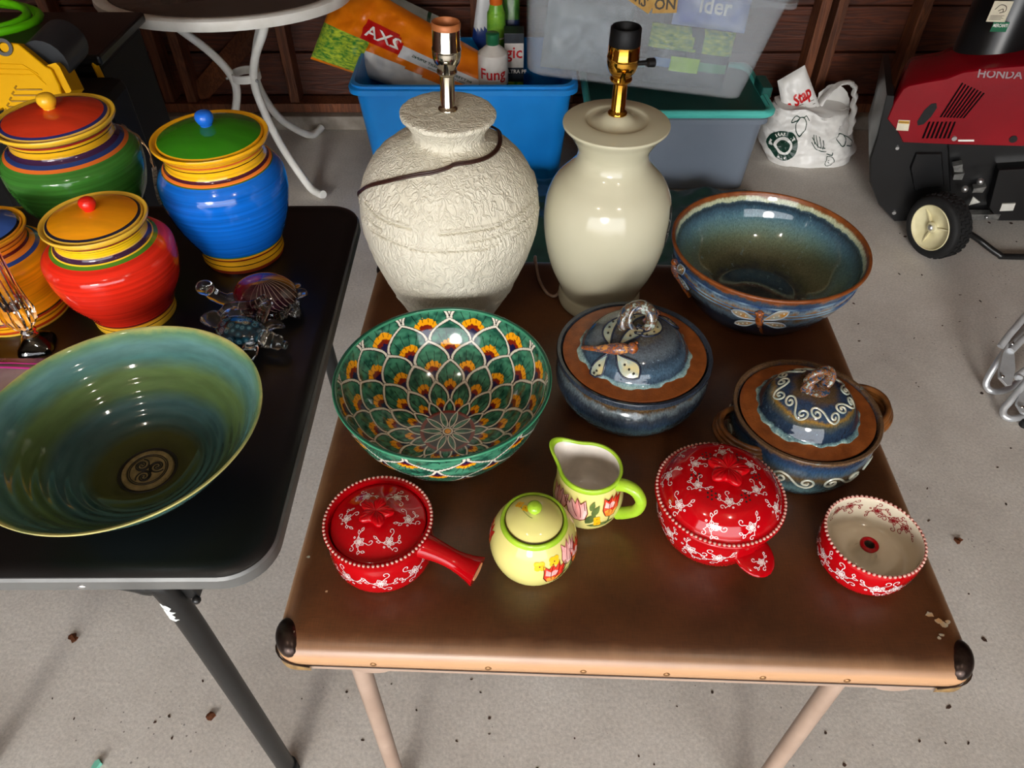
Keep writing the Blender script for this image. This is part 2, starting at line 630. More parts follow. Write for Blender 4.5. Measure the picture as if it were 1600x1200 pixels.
# ---------------------------------------------------------------- the garage
WY = 3.32
struct(MB().box((0, .2, -.05), (6.6, 6.4, .1)).build('floor', M['concrete'], smooth=0))
struct(MB().box((0, -9.9, -.07), (30, 14, .1)).build('floor_driveway', M['concrete'], smooth=0))
wall = struct(MB().box((0, WY + .09, 1.2), (6.4, .12, 2.4)).build('wall_back', M['plank'], smooth=0))
pk = MB().box((0, 0, 0), (6.2, .028, .183))
p0 = pk.build('plank', M['plank'], wall, (0, WY + .014, .20), smooth=0, bevel=.004)
for k in range(1, 12):
    o = p0.copy()
    C.objects.link(o)
    o.parent = wall
    o.location = (.13 * ((k * 7) % 5 - 2) * .3, WY + .014 + .003 * ((k * 5) % 3), .20 + .19 * k)
s0 = None
for x in (-2.3, -1.92, -1.53, -1.43, -.97, -.55, -.15, .25, .65, 1.285, 1.355, 1.70, 2.1, 2.5):
    if s0 is None:
        s0 = MB().box((0, 0, 0), (.042, .089, 2.2)).build('stud', M['stud'], wall, (x, WY - .0445, 1.21), smooth=0, bevel=.003)
    else:
        o = s0.copy()
        C.objects.link(o)
        o.parent = wall
        o.location = (x, WY - .0445, 1.21)
a, b = Vector((-.92, WY - .03, .55)), Vector((-1.42, WY - .03, .12))
MB().tube([a, b], .042, 4, flat=.5, up=(0, 1, 0)).build('brace', M['stud'], wall, smooth=0)
MB().box((0, WY - .045, .085), (6.2, .09, .04)).build('sole_plate', M['stud'], wall, smooth=0, bevel=.003)
MB().box((0, WY - .06, .032), (6.2, .14, .064)).build('concrete_curb', M['ledge'], wall, smooth=0, bevel=.006)
struct(MB().box((-3.25, .2, 1.2), (.1, 6.4, 2.4)).build('wall_left', M['plank'], smooth=0))
struct(MB().box((3.25, .2, 1.2), (.1, 6.4, 2.4)).build('wall_right', M['plank'], smooth=0))
struct(MB().box((0, .2, 2.45), (6.6, 6.4, .1)).build('ceiling', M['ceiling'], smooth=0))
DL, DR, DY, DH = -2.7, 1.7, -2.2, 2.15
wf = MB().box(((DL - 3.2) / 2, DY, 1.2), (3.2 + DL, .12, 2.4)).box(((DR + 3.2) / 2, DY, 1.2), (3.2 - DR, .12, 2.4))
wf.box(((DL + DR) / 2, DY, (DH + 2.4) / 2), (DR - DL, .12, 2.4 - DH))
struct(wf.build('wall_front', M['plank'], smooth=0))

def bulb_mat():
    m, nt, b = newmat('lit_bulb')
    b.inputs['Base Color'].default_value = (1, 1, 1, 1)
    b.inputs['Emission Color'].default_value = (1, .95, .87, 1)
    b.inputs['Emission Strength'].default_value = 110.0
    return m


BULB = bulb_mat()
for sx, lab in ((-.6, 'lit ceiling bulb above the black table side'), (.6, 'lit ceiling bulb above the brown table side')):
    cl = thing('ceiling_light', lab, 'ceiling light', (sx, -.35, 2.4), group='garage ceiling bulbs')
    MB().lathe([(0, 0), (.055, 0), (.055, -.018), (.022, -.024), (.02, -.05), (0, -.05)], 24).build('socket', M['white_paint'], cl, smooth=40)
    MB().sphere((0, 0, -.088), .045, 20, 14).build('bulb', BULB, cl, smooth=180)

# ---------------------------------------------------------------- brown folding table
T = .70
ct = thing('folding_table', 'brown woven vinyl folding table with rounded lip and metal corners', 'table', (.1455, .797, 0), R(-2.0))
HX, HY = .424, .411
RG = [(.02, .664), (.004, .664), (0, .668), (0, .678), (.003, .686), (.009, .6925), (.018, .6965), (.03, .699), (.05, .70)]
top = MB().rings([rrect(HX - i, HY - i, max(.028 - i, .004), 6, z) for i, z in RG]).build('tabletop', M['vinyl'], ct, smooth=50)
MB().rings([rrect(HX - i, HY - i, .027, 6, z) for i, z in [(.012, .655), (.001, .655), (.001, .6625), (.012, .6625)]]).build('edge_strip', M['beige_metal'], ct, smooth=30)
MB().rings([rrect(HX - .0005, HY - .0005, .027, 6, z) for z in (.662, .6645)], (False, False)).build('dark_seam', M['black_metal'], ct, smooth=0)
for sx in (-1, 1):
    for sy in (-1, 1):
        dome = MB().sphere((sx * (HX - .0172), sy * (HY - .0262), .6850), (.0170, .0262, .0165), 20, 12, Matrix.Rotation(sx * sy * .35, 3, 'Z'))
        g = dome.build('corner_guard', M['bronze'], ct, smooth=180)
        ring = [p for p in rrect(HX + .0012, HY + .0012, .028, 6) if p[0] * sx > 0 and p[1] * sy > 0]
        ring.sort(key=lambda p: math.atan2(p[1] * sy, p[0] * sx))
        pts = [(sx * (HX + .0012), sy * (HY - .05), 0)] + ring + [(sx * (HX - .045), sy * (HY + .0012), 0)]
        n = len(pts)
        mb = MB()
        zt = [.664 + .011 * math.sin(PI * k / (n - 1)) ** .6 for k in range(n)]
        mb.rings([[(p[0], p[1], .654) for p in pts], [(p[0], p[1], z) for p, z in zip(pts, zt)]], (False, False), False)
        mb.build('guard_plate', M['bronze_worn'], g, smooth=60, recalc=False)
        w = MB()
        w.tube([(p[0] + sx * .0006, p[1] + sy * .0006, z) for p, z in zip(pts, zt)], .0009, 6).build('guard_edge', M['bronze'], g)
        # leg
        lx, ly = sx * (HX - .08 if sx < 0 else HX - .115), sy * (HY - .055)
        L = MB().tube([(lx, ly, .668), (lx, ly, .02)], .0135, 14)
        lg = L.build('leg', M['beige_metal'], ct, smooth=60)
        MB().lathe([(0, 0), (.017, 0), (.0175, .03), (.0142, .034)], 14, (lx, ly, 0)).build('foot_cap', M['rubber'], lg)
        # bracket plate with a hole
        bk = MB()
        o8 = [(.0 + .022 * math.cos(t) * (1.2), .012 * math.sin(t)) for t in [2 * PI * k / 16 for k in range(16)]]
        i8 = [(.011 * math.cos(2 * PI * k / 16), .006 * math.sin(2 * PI * k / 16)) for k in range(16)]
        bx_ = lx + .034
        rr = [[(bx_ + p[0], ly + sy * .045, .642 + p[1] * 1.3) for p in q] for q in (o8, i8)]
        rr2 = [[(p[0], p[1] + .003, p[2]) for p in q] for q in rr]
        bk.rings([rr[1], rr[0], rr2[0], rr2[1], rr[1]], (False, False))
        bk.build('leg_bracket', M['beige_metal'], ct, smooth=30)
for k, x in enumerate((-.30, -.16, -.045, .055, .17, .27)):
    MB().sphere((x, -HY - .0002, .6745), (.0042, .0018, .0042), 10, 6).build('upholstery_nail', M['nail'], ct)
MB().tube([(-.368, -HY + .012, .663), (-.368, -HY + .012, .638)], .0022, 8).build('white_peg', M['white_paint'], ct)
rnd = random.Random(3)
for k, (x, y, s) in enumerate(((.385, -.335, .006), (.393, -.343, .0055), (.397, -.347, .006), (.404, -.344, .004), (.39, -.362, .004), (.385, -.366, .003),
                               (-.40, -.385, .003), (-.37, -.33, .0025), (-.405, -.28, .003))):
    pl = [(x + s * rnd.uniform(.5, 1.1) * math.cos(2 * PI * q / 9), y + s * .8 * rnd.uniform(.5, 1.1) * math.sin(2 * PI * q / 9)) for q in range(9)]
    MB().fill(pl, lambda u, v: (u, v, T + .0004 - max(0, abs(u) - (HX - .045)) ** 2 * 1.2 - max(0, abs(v) - (HY - .045)) ** 2 * 1.2)).build('worn_spot', M['worn'], ct, smooth=0)

# ---------------------------------------------------------------- black folding table
B = .74
BX, BY = .43, .4325
bt = thing('folding_table', 'black plastic folding table with rounded corners on dark tube legs', 'table', (-.305 - BX, .4755 + BY, 0), R(.3))
MB().rings([rrect(BX - i, BY - i, .065 - i, 10, z) for i, z in
            [(.03, .732), (.003, .732), (.003, .7355), (.008, .739), (.016, .7408), (.024, .7406), (.029, .7402), (.04, B)]]).build('tabletop', M['black_top'], bt, smooth=35)
MB().rings([rrect(BX - i, BY - i, .065 - i, 10, z) for i, z in [(.02, .708), (.004, .708), (0, .711), (0, .729), (.004, .7345), (.006, .7345)]]).build('edge_band', pm('satin_grey_edge', '6c6c6a', .42, .3, col2='60605e', nscale=20), bt, smooth=35)
for x in (-.195, .195):
    MB().sphere((x, -BY - .0003, .7185), (.006, .002, .0042), 12, 8).build('rivet', M['steel'], bt)
for sx in (-1, 1):
    for sy in (-1, 1):
        lx, ly = sx * (BX - .15), sy * (BY - .022)
        lg = MB().tube(crv([(lx - sx * .05, ly, .706), (lx - sx * .02, ly, .69), (lx, ly, .655), (lx + sx * .012, ly + sy * .005, .3), (lx + sx * .02, ly + sy * .01, .02)], 6), .0165, 16).build('leg', M['black_metal'], bt)
        MB().lathe([(0, 0), (.02, 0), (.02, .03), (.0165, .034)], 14, (lx + sx * .02, ly + sy * .01, 0)).build('foot_cap', M['rubber'], lg)
        MB().box((lx + .018, ly + .012 * -sy, .675), (.03, .02, .066)).build('hinge_bracket', M['black_metal'], lg, smooth=0, bevel=.003)
        MB().sphere((lx + .031, ly - .002, .648), .006, 10, 8).build('hinge_bolt', M['black_metal'], lg)
        if sx > 0 and sy < 0:
            for (dz, h, da) in ((.652, .012, .0), (.640, .007, .25), (.630, .009, -.1), (.621, .005, .35)):
                q = MB()
                f = lambda u, v, dz=dz: (lx + .0172 * math.sin(u / .0172 - .35) * 1.0, ly - .0172 * math.cos(u / .0172 - .35), dz + v)
                q.fill([(-.009 + da * .01, -h / 2), (.004, -h / 2 - .001), (.009 + da * .01, 0), (.006, h / 2), (-.007, h / 2)], f)
                q.build('tape_residue', M['tape'], lg, smooth=0)


# ---------------------------------------------------------------- crockery helpers
def lathe_np(name, prof, seg, col, mat, parent, loc=(0, 0, 0), disp=None):
    """dense turned mesh; col(theta, s, r, z) -> RGB per vertex, disp likewise -> offset along the profile normal"""
    p = np.array(prof, float)
    s = np.r_[0, np.cumsum(np.hypot(*np.diff(p, axis=0).T))]
    n = len(p)
    th = np.linspace(0, 2 * PI, seg, endpoint=False)
    TH, S = np.meshgrid(th, s)
    RR, ZZ = np.meshgrid(th, p[:, 0])[1], np.meshgrid(th, p[:, 1])[1]
    if disp is not None:
        t = np.gradient(p, axis=0)
        t /= np.hypot(*t.T)[:, None] + 1e-9
        d = disp(TH, S, RR, ZZ)
        RR = RR + d * t[:, 1:2]
        ZZ = ZZ - d * t[:, 0:1]
    V = np.stack([RR * np.cos(TH), RR * np.sin(TH), ZZ], -1).reshape(-1, 3)
    i = np.arange(seg)
    j = (i + 1) % seg
    F = np.concatenate([np.stack([k * seg + i, k * seg + j, (k + 1) * seg + j, (k + 1) * seg + i], 1) for k in range(n - 1)])
    me = D.meshes.new(name)
    me.vertices.add(len(V))
    me.vertices.foreach_set('co', V.ravel())
    me.loops.add(F.size)
    me.loops.foreach_set('vertex_index', F.ravel().astype(np.int32))
    me.polygons.add(len(F))
    me.polygons.foreach_set('loop_start', np.arange(0, F.size, 4, dtype=np.int32))
    me.polygons.foreach_set('loop_total', np.full(len(F), 4, dtype=np.int32))
    me.update(calc_edges=True)
    me.polygons.foreach_set('use_smooth', np.ones(len(F), bool))
    if col is not None:
        c = np.ones((len(V), 4))
        c[:, :3] = col(TH, S, RR, ZZ).reshape(-1, 3)
        a = me.color_attributes.new('Col', 'FLOAT_COLOR', 'POINT')
        a.data.foreach_set('color', c.ravel())
    me.materials.append(mat)
    o = D.objects.new(name, me)
    C.objects.link(o)
    o.location = loc
    o.parent = parent
    return o


_rng = np.random.default_rng(5)


def vnoise(a, b, na, nb, seed=0):
    """smooth value noise, periodic in a (0..1)"""
    g = np.random.default_rng(seed).random((na, nb + 3))
    x, y = (a % 1.0) * na, np.clip(b, 0, 1) * nb
    i, j = np.floor(x).astype(int), np.floor(y).astype(int)
    u, v = x - i, y - j
    u, v = u * u * (3 - 2 * u), v * v * (3 - 2 * v)
    i0, i1 = i % na, (i + 1) % na
    return (g[i0, j] * (1 - u) + g[i1, j] * u) * (1 - v) + (g[i0, j + 1] * (1 - u) + g[i1, j + 1] * u) * v


def rgb(s):
    return np.array(hx(s)[:3])


def crest_prof(*parts):
    return [q for p in parts for q in p]


def ring_beads(mb, r, z, n, s):
    for k in range(n):
        a = 2 * PI * k / n
        mb.sphere((r * math.cos(a), r * math.sin(a), z), s, 8, 5)


def flower_motif(seed=0, full=True):
    """white brushed sprig: star flower, curls and leaves; returns polylines in about -1..1"""
    rn = random.Random(seed)
    L = []
    for k in range(5):
        a = PI / 2 + 2 * PI * k / 5 + rn.uniform(-.1, .1)
        L.append(almond(0, 0, .46, .15, a) + [(0, 0)])
        L.append([(.12 * math.cos(a), .12 * math.sin(a)), (.34 * math.cos(a), .34 * math.sin(a))])
    if full:
        m = rn.choice((-1, 1))
        c1 = [(.2 * m, .2), (.5 * m, .35)] + [(m * x, y) for x, y in spiral(.62, .62, .27, .06, -PI / 2 - .3, .95)]
        c2 = [(-.2 * m, -.25), (-.1 * m, -.6)] + [(m * x, y) for x, y in spiral(.12, -.86, .25, .06, PI * .85, -.95)]
        L += [c1, c2]
        L.append(crv([(-.3 * m, .1), (-.6 * m, .3), (-.72 * m, .75)], 4))
        L.append(almond(-.72 * m, .6, .32, .1, PI / 2 + .5 * m) + [(-.72 * m, .6)])
        L.append(almond(-.6 * m, .3, .32, .1, PI / 2 + 1.3 * m) + [(-.6 * m, .3)])
        L.append(crv([(.25 * m, -.25), (.55 * m, -.4), (.85 * m, -.3)], 4))
        L.append(almond(.62 * m, -.38, .34, .1, -.9 if m > 0 else PI + .9) + [(.62 * m, -.38)])
        L.append(almond(.8 * m, -.3, .3, .09, .6 if m > 0 else PI - .6) + [(.8 * m, -.3)])
        L.append(spiral(-.55 * m, -.2, .07, .07, 0, 1, 8))
    return L


def sprig(surf, th, l, size, rot, parent, mat, seed=0, w=.0011, full=True, st=1.0, flip=1):
    f0 = surf.mapper(th, l, rot, off=.0004)
    f = lambda u, v: f0(u * size, v * size * flip * st)
    mb = MB()
    for p in flower_motif(seed, full):
        mb.stroke(p, w / size, f)
    return mb.build('painted_sprig', mat, parent, smooth=0, recalc=False)


def petal_knob(parent, z, r, h, mat, name='flower_knob'):
    """five-petalled flower knob with grooved petals"""
    def fn(rr, zz, a):
        lob = 1 + .20 * math.cos(5 * a) * (rr / r)
        return rr * lob
    mb = MB()
    pr = crv([(0, z + h * .86), (r * .2, z + h * .93), (r * .6, z + h * 1.02), (r * .95, z + h * .92), (r, z + h * .7), (r * .93, z + h * .5), (r * .6, z + h * .3), (r * .42, z)], 4)
    mb.lathe(pr, 80, fn=fn)
    mb.v = [(x, y, zz - (.0011 * max(0, math.cos(25 * math.atan2(y, x))) ** 6 + .002 * max(0, -math.cos(5 * math.atan2(y, x))) ** 8) * min(1, math.hypot(x, y) / r * 2)
             if zz > z + h * .6 else zz) for x, y, zz in mb.v]
    return mb.build(name, mat, parent, smooth=60)


def dragonfly(surf, th, l, rot, size, parent, mats, off=.0006, spread=1.0):
    """raised dragonfly: body, head and four dotted wings; mats = body, wing, line, dot"""
    f = surf.mapper(th, l, rot, off=off)
    g = lambda u, v, o=0.0: f(u * size, v * size, o)
    mb = MB()
    body = [(0, .42), (0, .25), (0, 0), (.01, -.3), (.03, -.65), (.06, -1.0)]
    body = crv(body, 4)
    n = len(body)
    rad = [size * (.115 + .085 * math.sin(PI * min(1, k / n * 1.6)) * (1 - k / n)) * (1 - .55 * k / n) for k in range(n)]
    mb.tube([g(u, v, rad[i] * .6) for i, (u, v) in enumerate(body)], rad, 10)
    mb.cm = 0
    mb.sphere(g(0, .52, size * .06), size * .15, 12, 8)
    for sx in (-1, 1):
        mb.sphere(g(sx * .1, .58, size * .09), size * .06, 8, 6)
    for sx in (-1, 1):
        for a, Lw, ww in ((.38 * spread, .98, .19), (-.42 * spread, .9, .18)):
            ang = a if sx > 0 else PI - a
            up = [(Lw * k / 12, ww * math.sin(PI * (k / 12) ** 1.55) ** .8) for k in range(13)]
            pts = up + [(x, -y) for x, y in reversed(up[1:-1])]
            ca, sa = math.cos(ang), math.sin(ang)
            y0 = .18 if a > 0 else .05
            P2 = [(sx * .06 + x * ca - y * sa, y0 + x * sa + y * ca) for x, y in pts]
            mb.cm = 1
            mb.fill(P2, lambda u, v: g(u, v, size * .05))
            mb.cm = 2
            mb.tube([g(u, v, size * .05) for u, v in P2], size * .026, 6, closed=True)
            mb.cm = 3
            for q in (.45, .63, .81):
                mb.sphere(g(sx * .06 + Lw * q * ca, y0 + Lw * q * sa, size * .05), size * .035, 6, 4)
    return mb.build('dragonfly', mats, parent, smooth=70)


def s_scroll(a, rad, turns=1.35, n=34):
    L = [(-a + (rad * (.12 + .88 * k / n)) * math.cos(PI / 2 + 2 * PI * turns * (1 - k / n)), (rad * (.12 + .88 * k / n)) * math.sin(PI / 2 + 2 * PI * turns * (1 - k / n))) for k in range(n + 1)]
    Rr = [(a + (rad * (1 - .88 * k / n)) * math.cos(-PI / 2 + 2 * PI * turns * k / n), (rad * (1 - .88 * k / n)) * math.sin(-PI / 2 + 2 * PI * turns * k / n)) for k in range(n + 1)]
    mid = crv([L[-1], (-a * .4, rad * .62), (a * .4, -rad * .62), Rr[0]], 5)
    return L + mid[1:-1] + Rr


# ---------------------------------------------------------------- four striped canisters
def canister(label, loc, h, rb, rbelly, rneck, rrim, stops, lid, knob, knobz, rotlid=(0, 0, 0), body_brush=.22):
    t = thing('canister', label, 'canister', loc, group='striped ceramic canisters')
    outer = crv([(rb * .985, 0), (rb, h * .02), (rb * 1.015, h * .10), (rb * 1.07, h * .16), (rbelly * .885, h * .33), (rbelly * .972, h * .48), (rbelly, h * .61), (rbelly * .97, h * .71),
                 (rneck * 1.1, h * .79), (rneck * 1.01, h * .825), (rneck, h * .88), (rneck * 1.04, h * .93), (rrim * .97, h * .962), (rrim, h * .985)], 6)
    prof = [(0, 0)] + outer + [(rrim * .99, h), (rrim * .95, h * 1.0), (rrim * .9, h * .975), (rneck * .93, h * .93), (rneck * .93, h * .8), (0, h * .79)]
    m = banded('glaze_canister_body', [(a, c) for a, c in stops], 0, h, 'z', interp='CONSTANT', rough=.1, brush=body_brush, brush_ns=(4, 4, 260), bump=.25)
    MB().lathe(prof, 96).build('body', m, t, smooth=60)
    rl = rrim * .90
    le = D.objects.new('lid', None)
    lidp = crv([(0, h * 1.075), (rl * .25, h * 1.07), (rl * .6, h * 1.05), (rl * .9, h * 1.012), (rl * .985, h * .995), (rl, h * .985)], 5)
    lm = banded('glaze_canister_lid', [(0, lid[0]), (.91, lid[1]), (.965, lid[2])], 0, rl, 'r', interp='CONSTANT', rough=.09, brush=.12, brush_ns=(14, 60, 14), bump=.2)
    D.objects.remove(le)
    lo = MB().lathe(lidp + [(rl * .9, h * .95), (0, h * .95)], 96).build('lid', lm, t, smooth=60)
    km = pm('glaze_canister_knob', knob, .1, col2=knob, nscale=40, nstretch=(1, 1, 8), bump=.15)
    kr = rl * .165
    zk = h * 1.07
    MB().lathe(crv([(kr * .74, zk - .004), (kr * .70, zk + kr * .15), (kr * .88, zk + kr * .42), (kr * 1.06, zk + kr * .95), (kr * .88, zk + kr * 1.5), (kr * .42, zk + kr * 1.74), (0, zk + kr * 1.78)], 6), 32).build('knob', km, lo, smooth=80)
    return t


canister('canister with red lid, yellow knob and green body, at the back of the black table', (-.812, 1.262, B), .222, .078, .121, .088, .102,
         [(0, 'd89020'), (.06, '3f7f30'), (.755, 'e0702a'), (.775, '24386e'), (.80, '3c2040'), (.835, 'e8b020'), (.885, '101010'), (.892, 'e8b020'), (.915, 'a01818'), (.935, '3c2040'), (.95, 'e8b830')],
         ('d83a1c', '2a2f6a', 'f0c050'), 'eeb428', 0)
canister('canister with green lid, blue knob and bright blue body', (-.507, 1.172, B), .233, .0745, .1085, .0835, .0965,
         [(0, '8a3018'), (.03, 'e8a820'), (.07, '241408'), (.078, 'f0b020'), (.12, '7a2414'), (.135, 'e8a020'), (.16, '207050'), (.168, '0f62c4'), (.785, '4a6020'), (.792, 'f08030'),
          (.806, '4a1a2a'), (.828, 'f2b41c'), (.885, '301808'), (.891, 'f2b41c'), (.915, 'd86018'), (.93, 'f0ac18')],
         ('2f7c12', '2f7c12', 'f0ac18'), '1c62c8', 0)
canister('canister with orange lid, red knob and red body', (-.646, .990, B), .188, .066, .1, .069, .0795,
         [(0, 'e8b430'), (.06, '202020'), (.068, 'e8a828'), (.10, '8a2a18'), (.112, '302018'), (.12, 'd82a18'), (.77, '4a7a20'), (.79, 'f0c030'), (.80, '3a2038'), (.835, 'e8b060'), (.842, 'f4c81c'),
          (.895, '101010'), (.902, 'f4c81c'), (.92, '7a1c1c'), (.945, 'f0c040')],
         ('f09a10', '1c1c30', 'e8b840'), 'e02418', 0)
canister('canister with blue lid and orange body cut by the left edge', (-.845, 1.0, B), .160, .077, .088, .062, .070,
         [(0, 'f0c040'), (.03, 'b03a14'), (.06, 'f0a018'), (.10, '301808'), (.108, 'f0a018'), (.15, 'a83418'), (.175, '302018'), (.19, 'f29a10'), (.76, '2a4a9a'), (.785, 'f08a28'),
          (.82, '5a1c20'), (.85, 'f08a20'), (.885, '401010'), (.892, 'e89020'), (.93, '8a2018'), (.95, 'f0a820')],
         ('3a62b8', '101018', 'e89a28'), 'e07020', 0)

# thin wire tie hanging from the lid between the two back canisters
wm = pm('copper_wire', '9a7a58', .35, .8)
w = thing('wire_tie', 'thin twisted copper wire drooping between the two back canisters', 'wire', (-.70, 1.21, B))
pts = crv([atz(190, 195, .92), atz(205, 205, .925), atz(222, 220, .92), atz(234, 240, .90), atz(240, 262, .88)], 6)
q = Vector((-.70, 1.21, B))
for dx in (0, .0025):
    MB().tube([(p[0] - q.x + dx * math.sin(i * .8), p[1] - q.y + dx * math.cos(i * .8), p[2] - q.z) for i, p in enumerate(pts)], .0009, 6).build('wire_strand', wm, w)
pts = [(p[0] - q.x, p[1] - q.y, p[2] - q.z) for p in [atz(240, 262, .88), atz(243, 285, .84), atz(247, 305, .80), atz(252, 320, .77)]]
mb = MB().rings([[(p[0] - .004 + .003 * (i % 2), p[1], p[2]), (p[0] + .004, p[1] + .003, p[2] + .001), (p[0] + .004, p[1] + .0034, p[2]), (p[0] - .004, p[1] + .0004, p[2])] for i, p in enumerate(crv(pts, 5))])
mb.build('film_tail', pm('crinkled_film', 'a89a88', .25, col2='6a5a4a', nscale=120), w, smooth=0)

# ---------------------------------------------------------------- large green bowl with medallion
gb = thing('bowl', 'large blue-green ribbed pottery bowl with spiral medallion on the black table', 'bowl', (-.4985, .6345, B))
n = 60
inner = []
for k in range(n + 1):
    t = k / n
    r = .036 + (.172 - .036) * t
    z = .012 + .1055 * t ** 1.85 + (.0010 * math.sin(t * 2 * PI * 9.5) * (1 if .28 < t < .92 else 0) * (1 - .3 * t))
    inner.append((r, z))
outer = crv([(.055, 0), (.06, .003), (.085, .020), (.122, .052), (.152, .086), (.1735, .1145)], 6)
prof = [(0, .002), (.05, .002)] + outer + [(.1775, .1185), (.1772, .1205), (.1745, .1205)] + inner[::-1] + [(.034, .009), (0, .009)]
gm = banded('green_blue_glaze', [(0, '2a2c12'), (.20, '34361a'), (.36, '3c4420'), (.46, '32504f'), (.60, '38585a'), (.68, '4a6038'), (.78, '546a3e'), (.86, '48706c'), (.92, '5c8482'), (.965, '5e8466'),
                                   (.985, '8a9a60'), (1, 'b8b070')], 0, .177, 'r', amp=.11, ns=(9, 9, 9), rough=.06, brush=.18, brush_ns=(20, 20, 120))
MB().lathe(prof, 128).build('body', gm, gb, smooth=60)
tan = pm('tan_stamped_clay', '8a7a52', .4, col2='6a5a38', nscale=90, bump=.2)
dk = pm('dark_incised_line', '140f08', .5)
md = MB().lathe([(.0345, .009), (.0345, .0125), (.033, .0145), (.028, .0145), (.027, .0135), (0, .0135)], 48).build('medallion', tan, gb, smooth=40)
mb = MB()
mb.lathe([(.0352, .0095), (.0395, .0128), (.0385, .0133), (.0352, .0122)], 48)
for rr_ in (.0262, .0238):
    mb.tube([(rr_ * math.cos(2 * PI * k / 40), rr_ * math.sin(2 * PI * k / 40), .0137) for k in range(40)], .0008, 6, closed=True)
for k in range(3):
    a = R(25) + 2 * PI * k / 3
    for da, tt in ((0, 1.45), (PI, 1.2)):
        s = spiral(.0125 * math.cos(a), .0125 * math.sin(a), .0014, .0108, a + da + 1.0, tt, 40)
        mb.tube([(x, y, .0137) for x, y in s], .0011, 6)
mb.build('spiral_lines', dk, md)

# ---------------------------------------------------------------- painted peacock-feather bowl
tb = thing('bowl', 'green bowl painted with overlapping white-edged feather petals, in front of the textured lamp', 'bowl', (-.097, .741, T))
tb.scale = (1, 1, .95)
outer = crv([(.066, 0), (.071, .004), (.080, .012), (.117, .043), (.139, .083), (.1485, .118), (.1525, .133)], 16)
inner = crv([(.0005, .013), (.02, .0132), (.055, .018), (.09, .036), (.121, .07), (.139, .103), (.147, .132)], 34)
PG = dict(g1=rgb('164638'), g2=rgb('46886a'), wh=rgb('ded6c6'), bk=rgb('0a0a0c'), nv=rgb('1c1440'), rd=rgb('7a1f10'), ye=rgb('f0a012'))


def feathers(th, l, r, T_, Np, seed, eye=1.0, flower=False):
    h = PI / Np
    K = len(T_) - 2
    out = np.zeros(th.shape + (3,))
    gn = .55 * vnoise(th / (2 * PI), l / .25, 60, 26, seed) + .45 * vnoise(th / (2 * PI), l / .25, 150, 60, seed + 1)
    g = np.clip((gn - .25) * 2.0, 0, 1)[..., None]
    base = PG['g1'] * (1 - g) + PG['g2'] * g
    done = np.zeros(th.shape, bool)
    for k in range(K):
        off = h * (k % 2)
        ph = ((th - off + h) % (2 * h)) - h
        p = ph / h
        ta, tb_, t0 = T_[k + 1], T_[k + 2], T_[k]
        q = np.clip((l - ta) / (tb_ - ta), 0, 1)
        w = 1 - q ** 1.75
        dw = 1.75 * q ** .75 / (tb_ - ta)
        ins = (l < tb_) & (np.abs(p) < w) & ~done
        if k == K - 1:
            ins = ~done
        d = (w - np.abs(p)) * h * r / np.sqrt(1 + (h * r * dw) ** 2)
        if k == K - 1:
            d = np.where(l < tb_, np.abs(d), 1)
        c = base.copy()
        x, y = ph * r, l - t0
        a, b = np.maximum(.66 * h * r, .006) * eye, .47 * (tb_ - t0) * eye
        e = np.sqrt((x / a) ** 2 + (y / b) ** 2) + .12 * (vnoise(th / (2 * PI), l / .25, 300, 110, seed + 7) - .5)
        c = np.where((e < 1)[..., None], PG['ye'], c)
        c = np.where((e < .70)[..., None], PG['rd'], c)
        c = np.where((e < .48)[..., None], PG['nv'], c)
        an = np.arctan2(x, np.maximum(y, 1e-6))
        dist = np.hypot(x, y)
        for q0 in (-.42, -.14, .14, .42):
            lash = (np.abs(an - q0) * dist < .00045) & (e > .8) & (e < 1.55) & (y > 0)
            c = np.where(lash[..., None], PG['bk'], c)
        ww = .0036 + .0016 * vnoise(th / (2 * PI), l / .25, 40, 20, seed + 3)
        ww = np.minimum(ww, .13 * h * r + .0016)
        c = np.where((d < ww + .0015)[..., None], PG['bk'], c)
        c = np.where((d < ww)[..., None], PG['wh'], c)
        c = np.where((d < .0009)[..., None], PG['bk'], c)
        out = np.where(ins[..., None], c, out)
        done |= ins
    if flower:
        n_ = 10
        hh = PI / n_
        ph = ((th + hh) % (2 * hh)) - hh
        x = ph * l
        u = np.clip((l - .0075) / .034, 0, 1)
        w = .0052 * np.sin(PI * u ** .85) ** .75
        d = w - np.abs(x)
        inn = l < .046
        bgc = np.where((l > .036)[..., None], PG['rd'], rgb('1a0e14'))
        c = np.where(inn[..., None], bgc, out)
        c = np.where(((d > -.0006) & inn)[..., None], PG['bk'], c)
        c = np.where(((d > 0) & inn)[..., None], PG['wh'], c)
        c = np.where(((d > .0017) & inn)[..., None], PG['bk'], c)
        c = np.where(((d > .0022) & inn)[..., None], base * .9, c)
        c = np.where((l < .0085)[..., None], PG['bk'], c)
        c = np.where((l < .0075)[..., None], PG['wh'], c)
        c = np.where((l < .0052)[..., None], PG['bk'], c)
        c = np.where((l < .0042)[..., None], PG['ye'], c)
        out = np.where((l < .0415)[..., None], c, out)
    return out


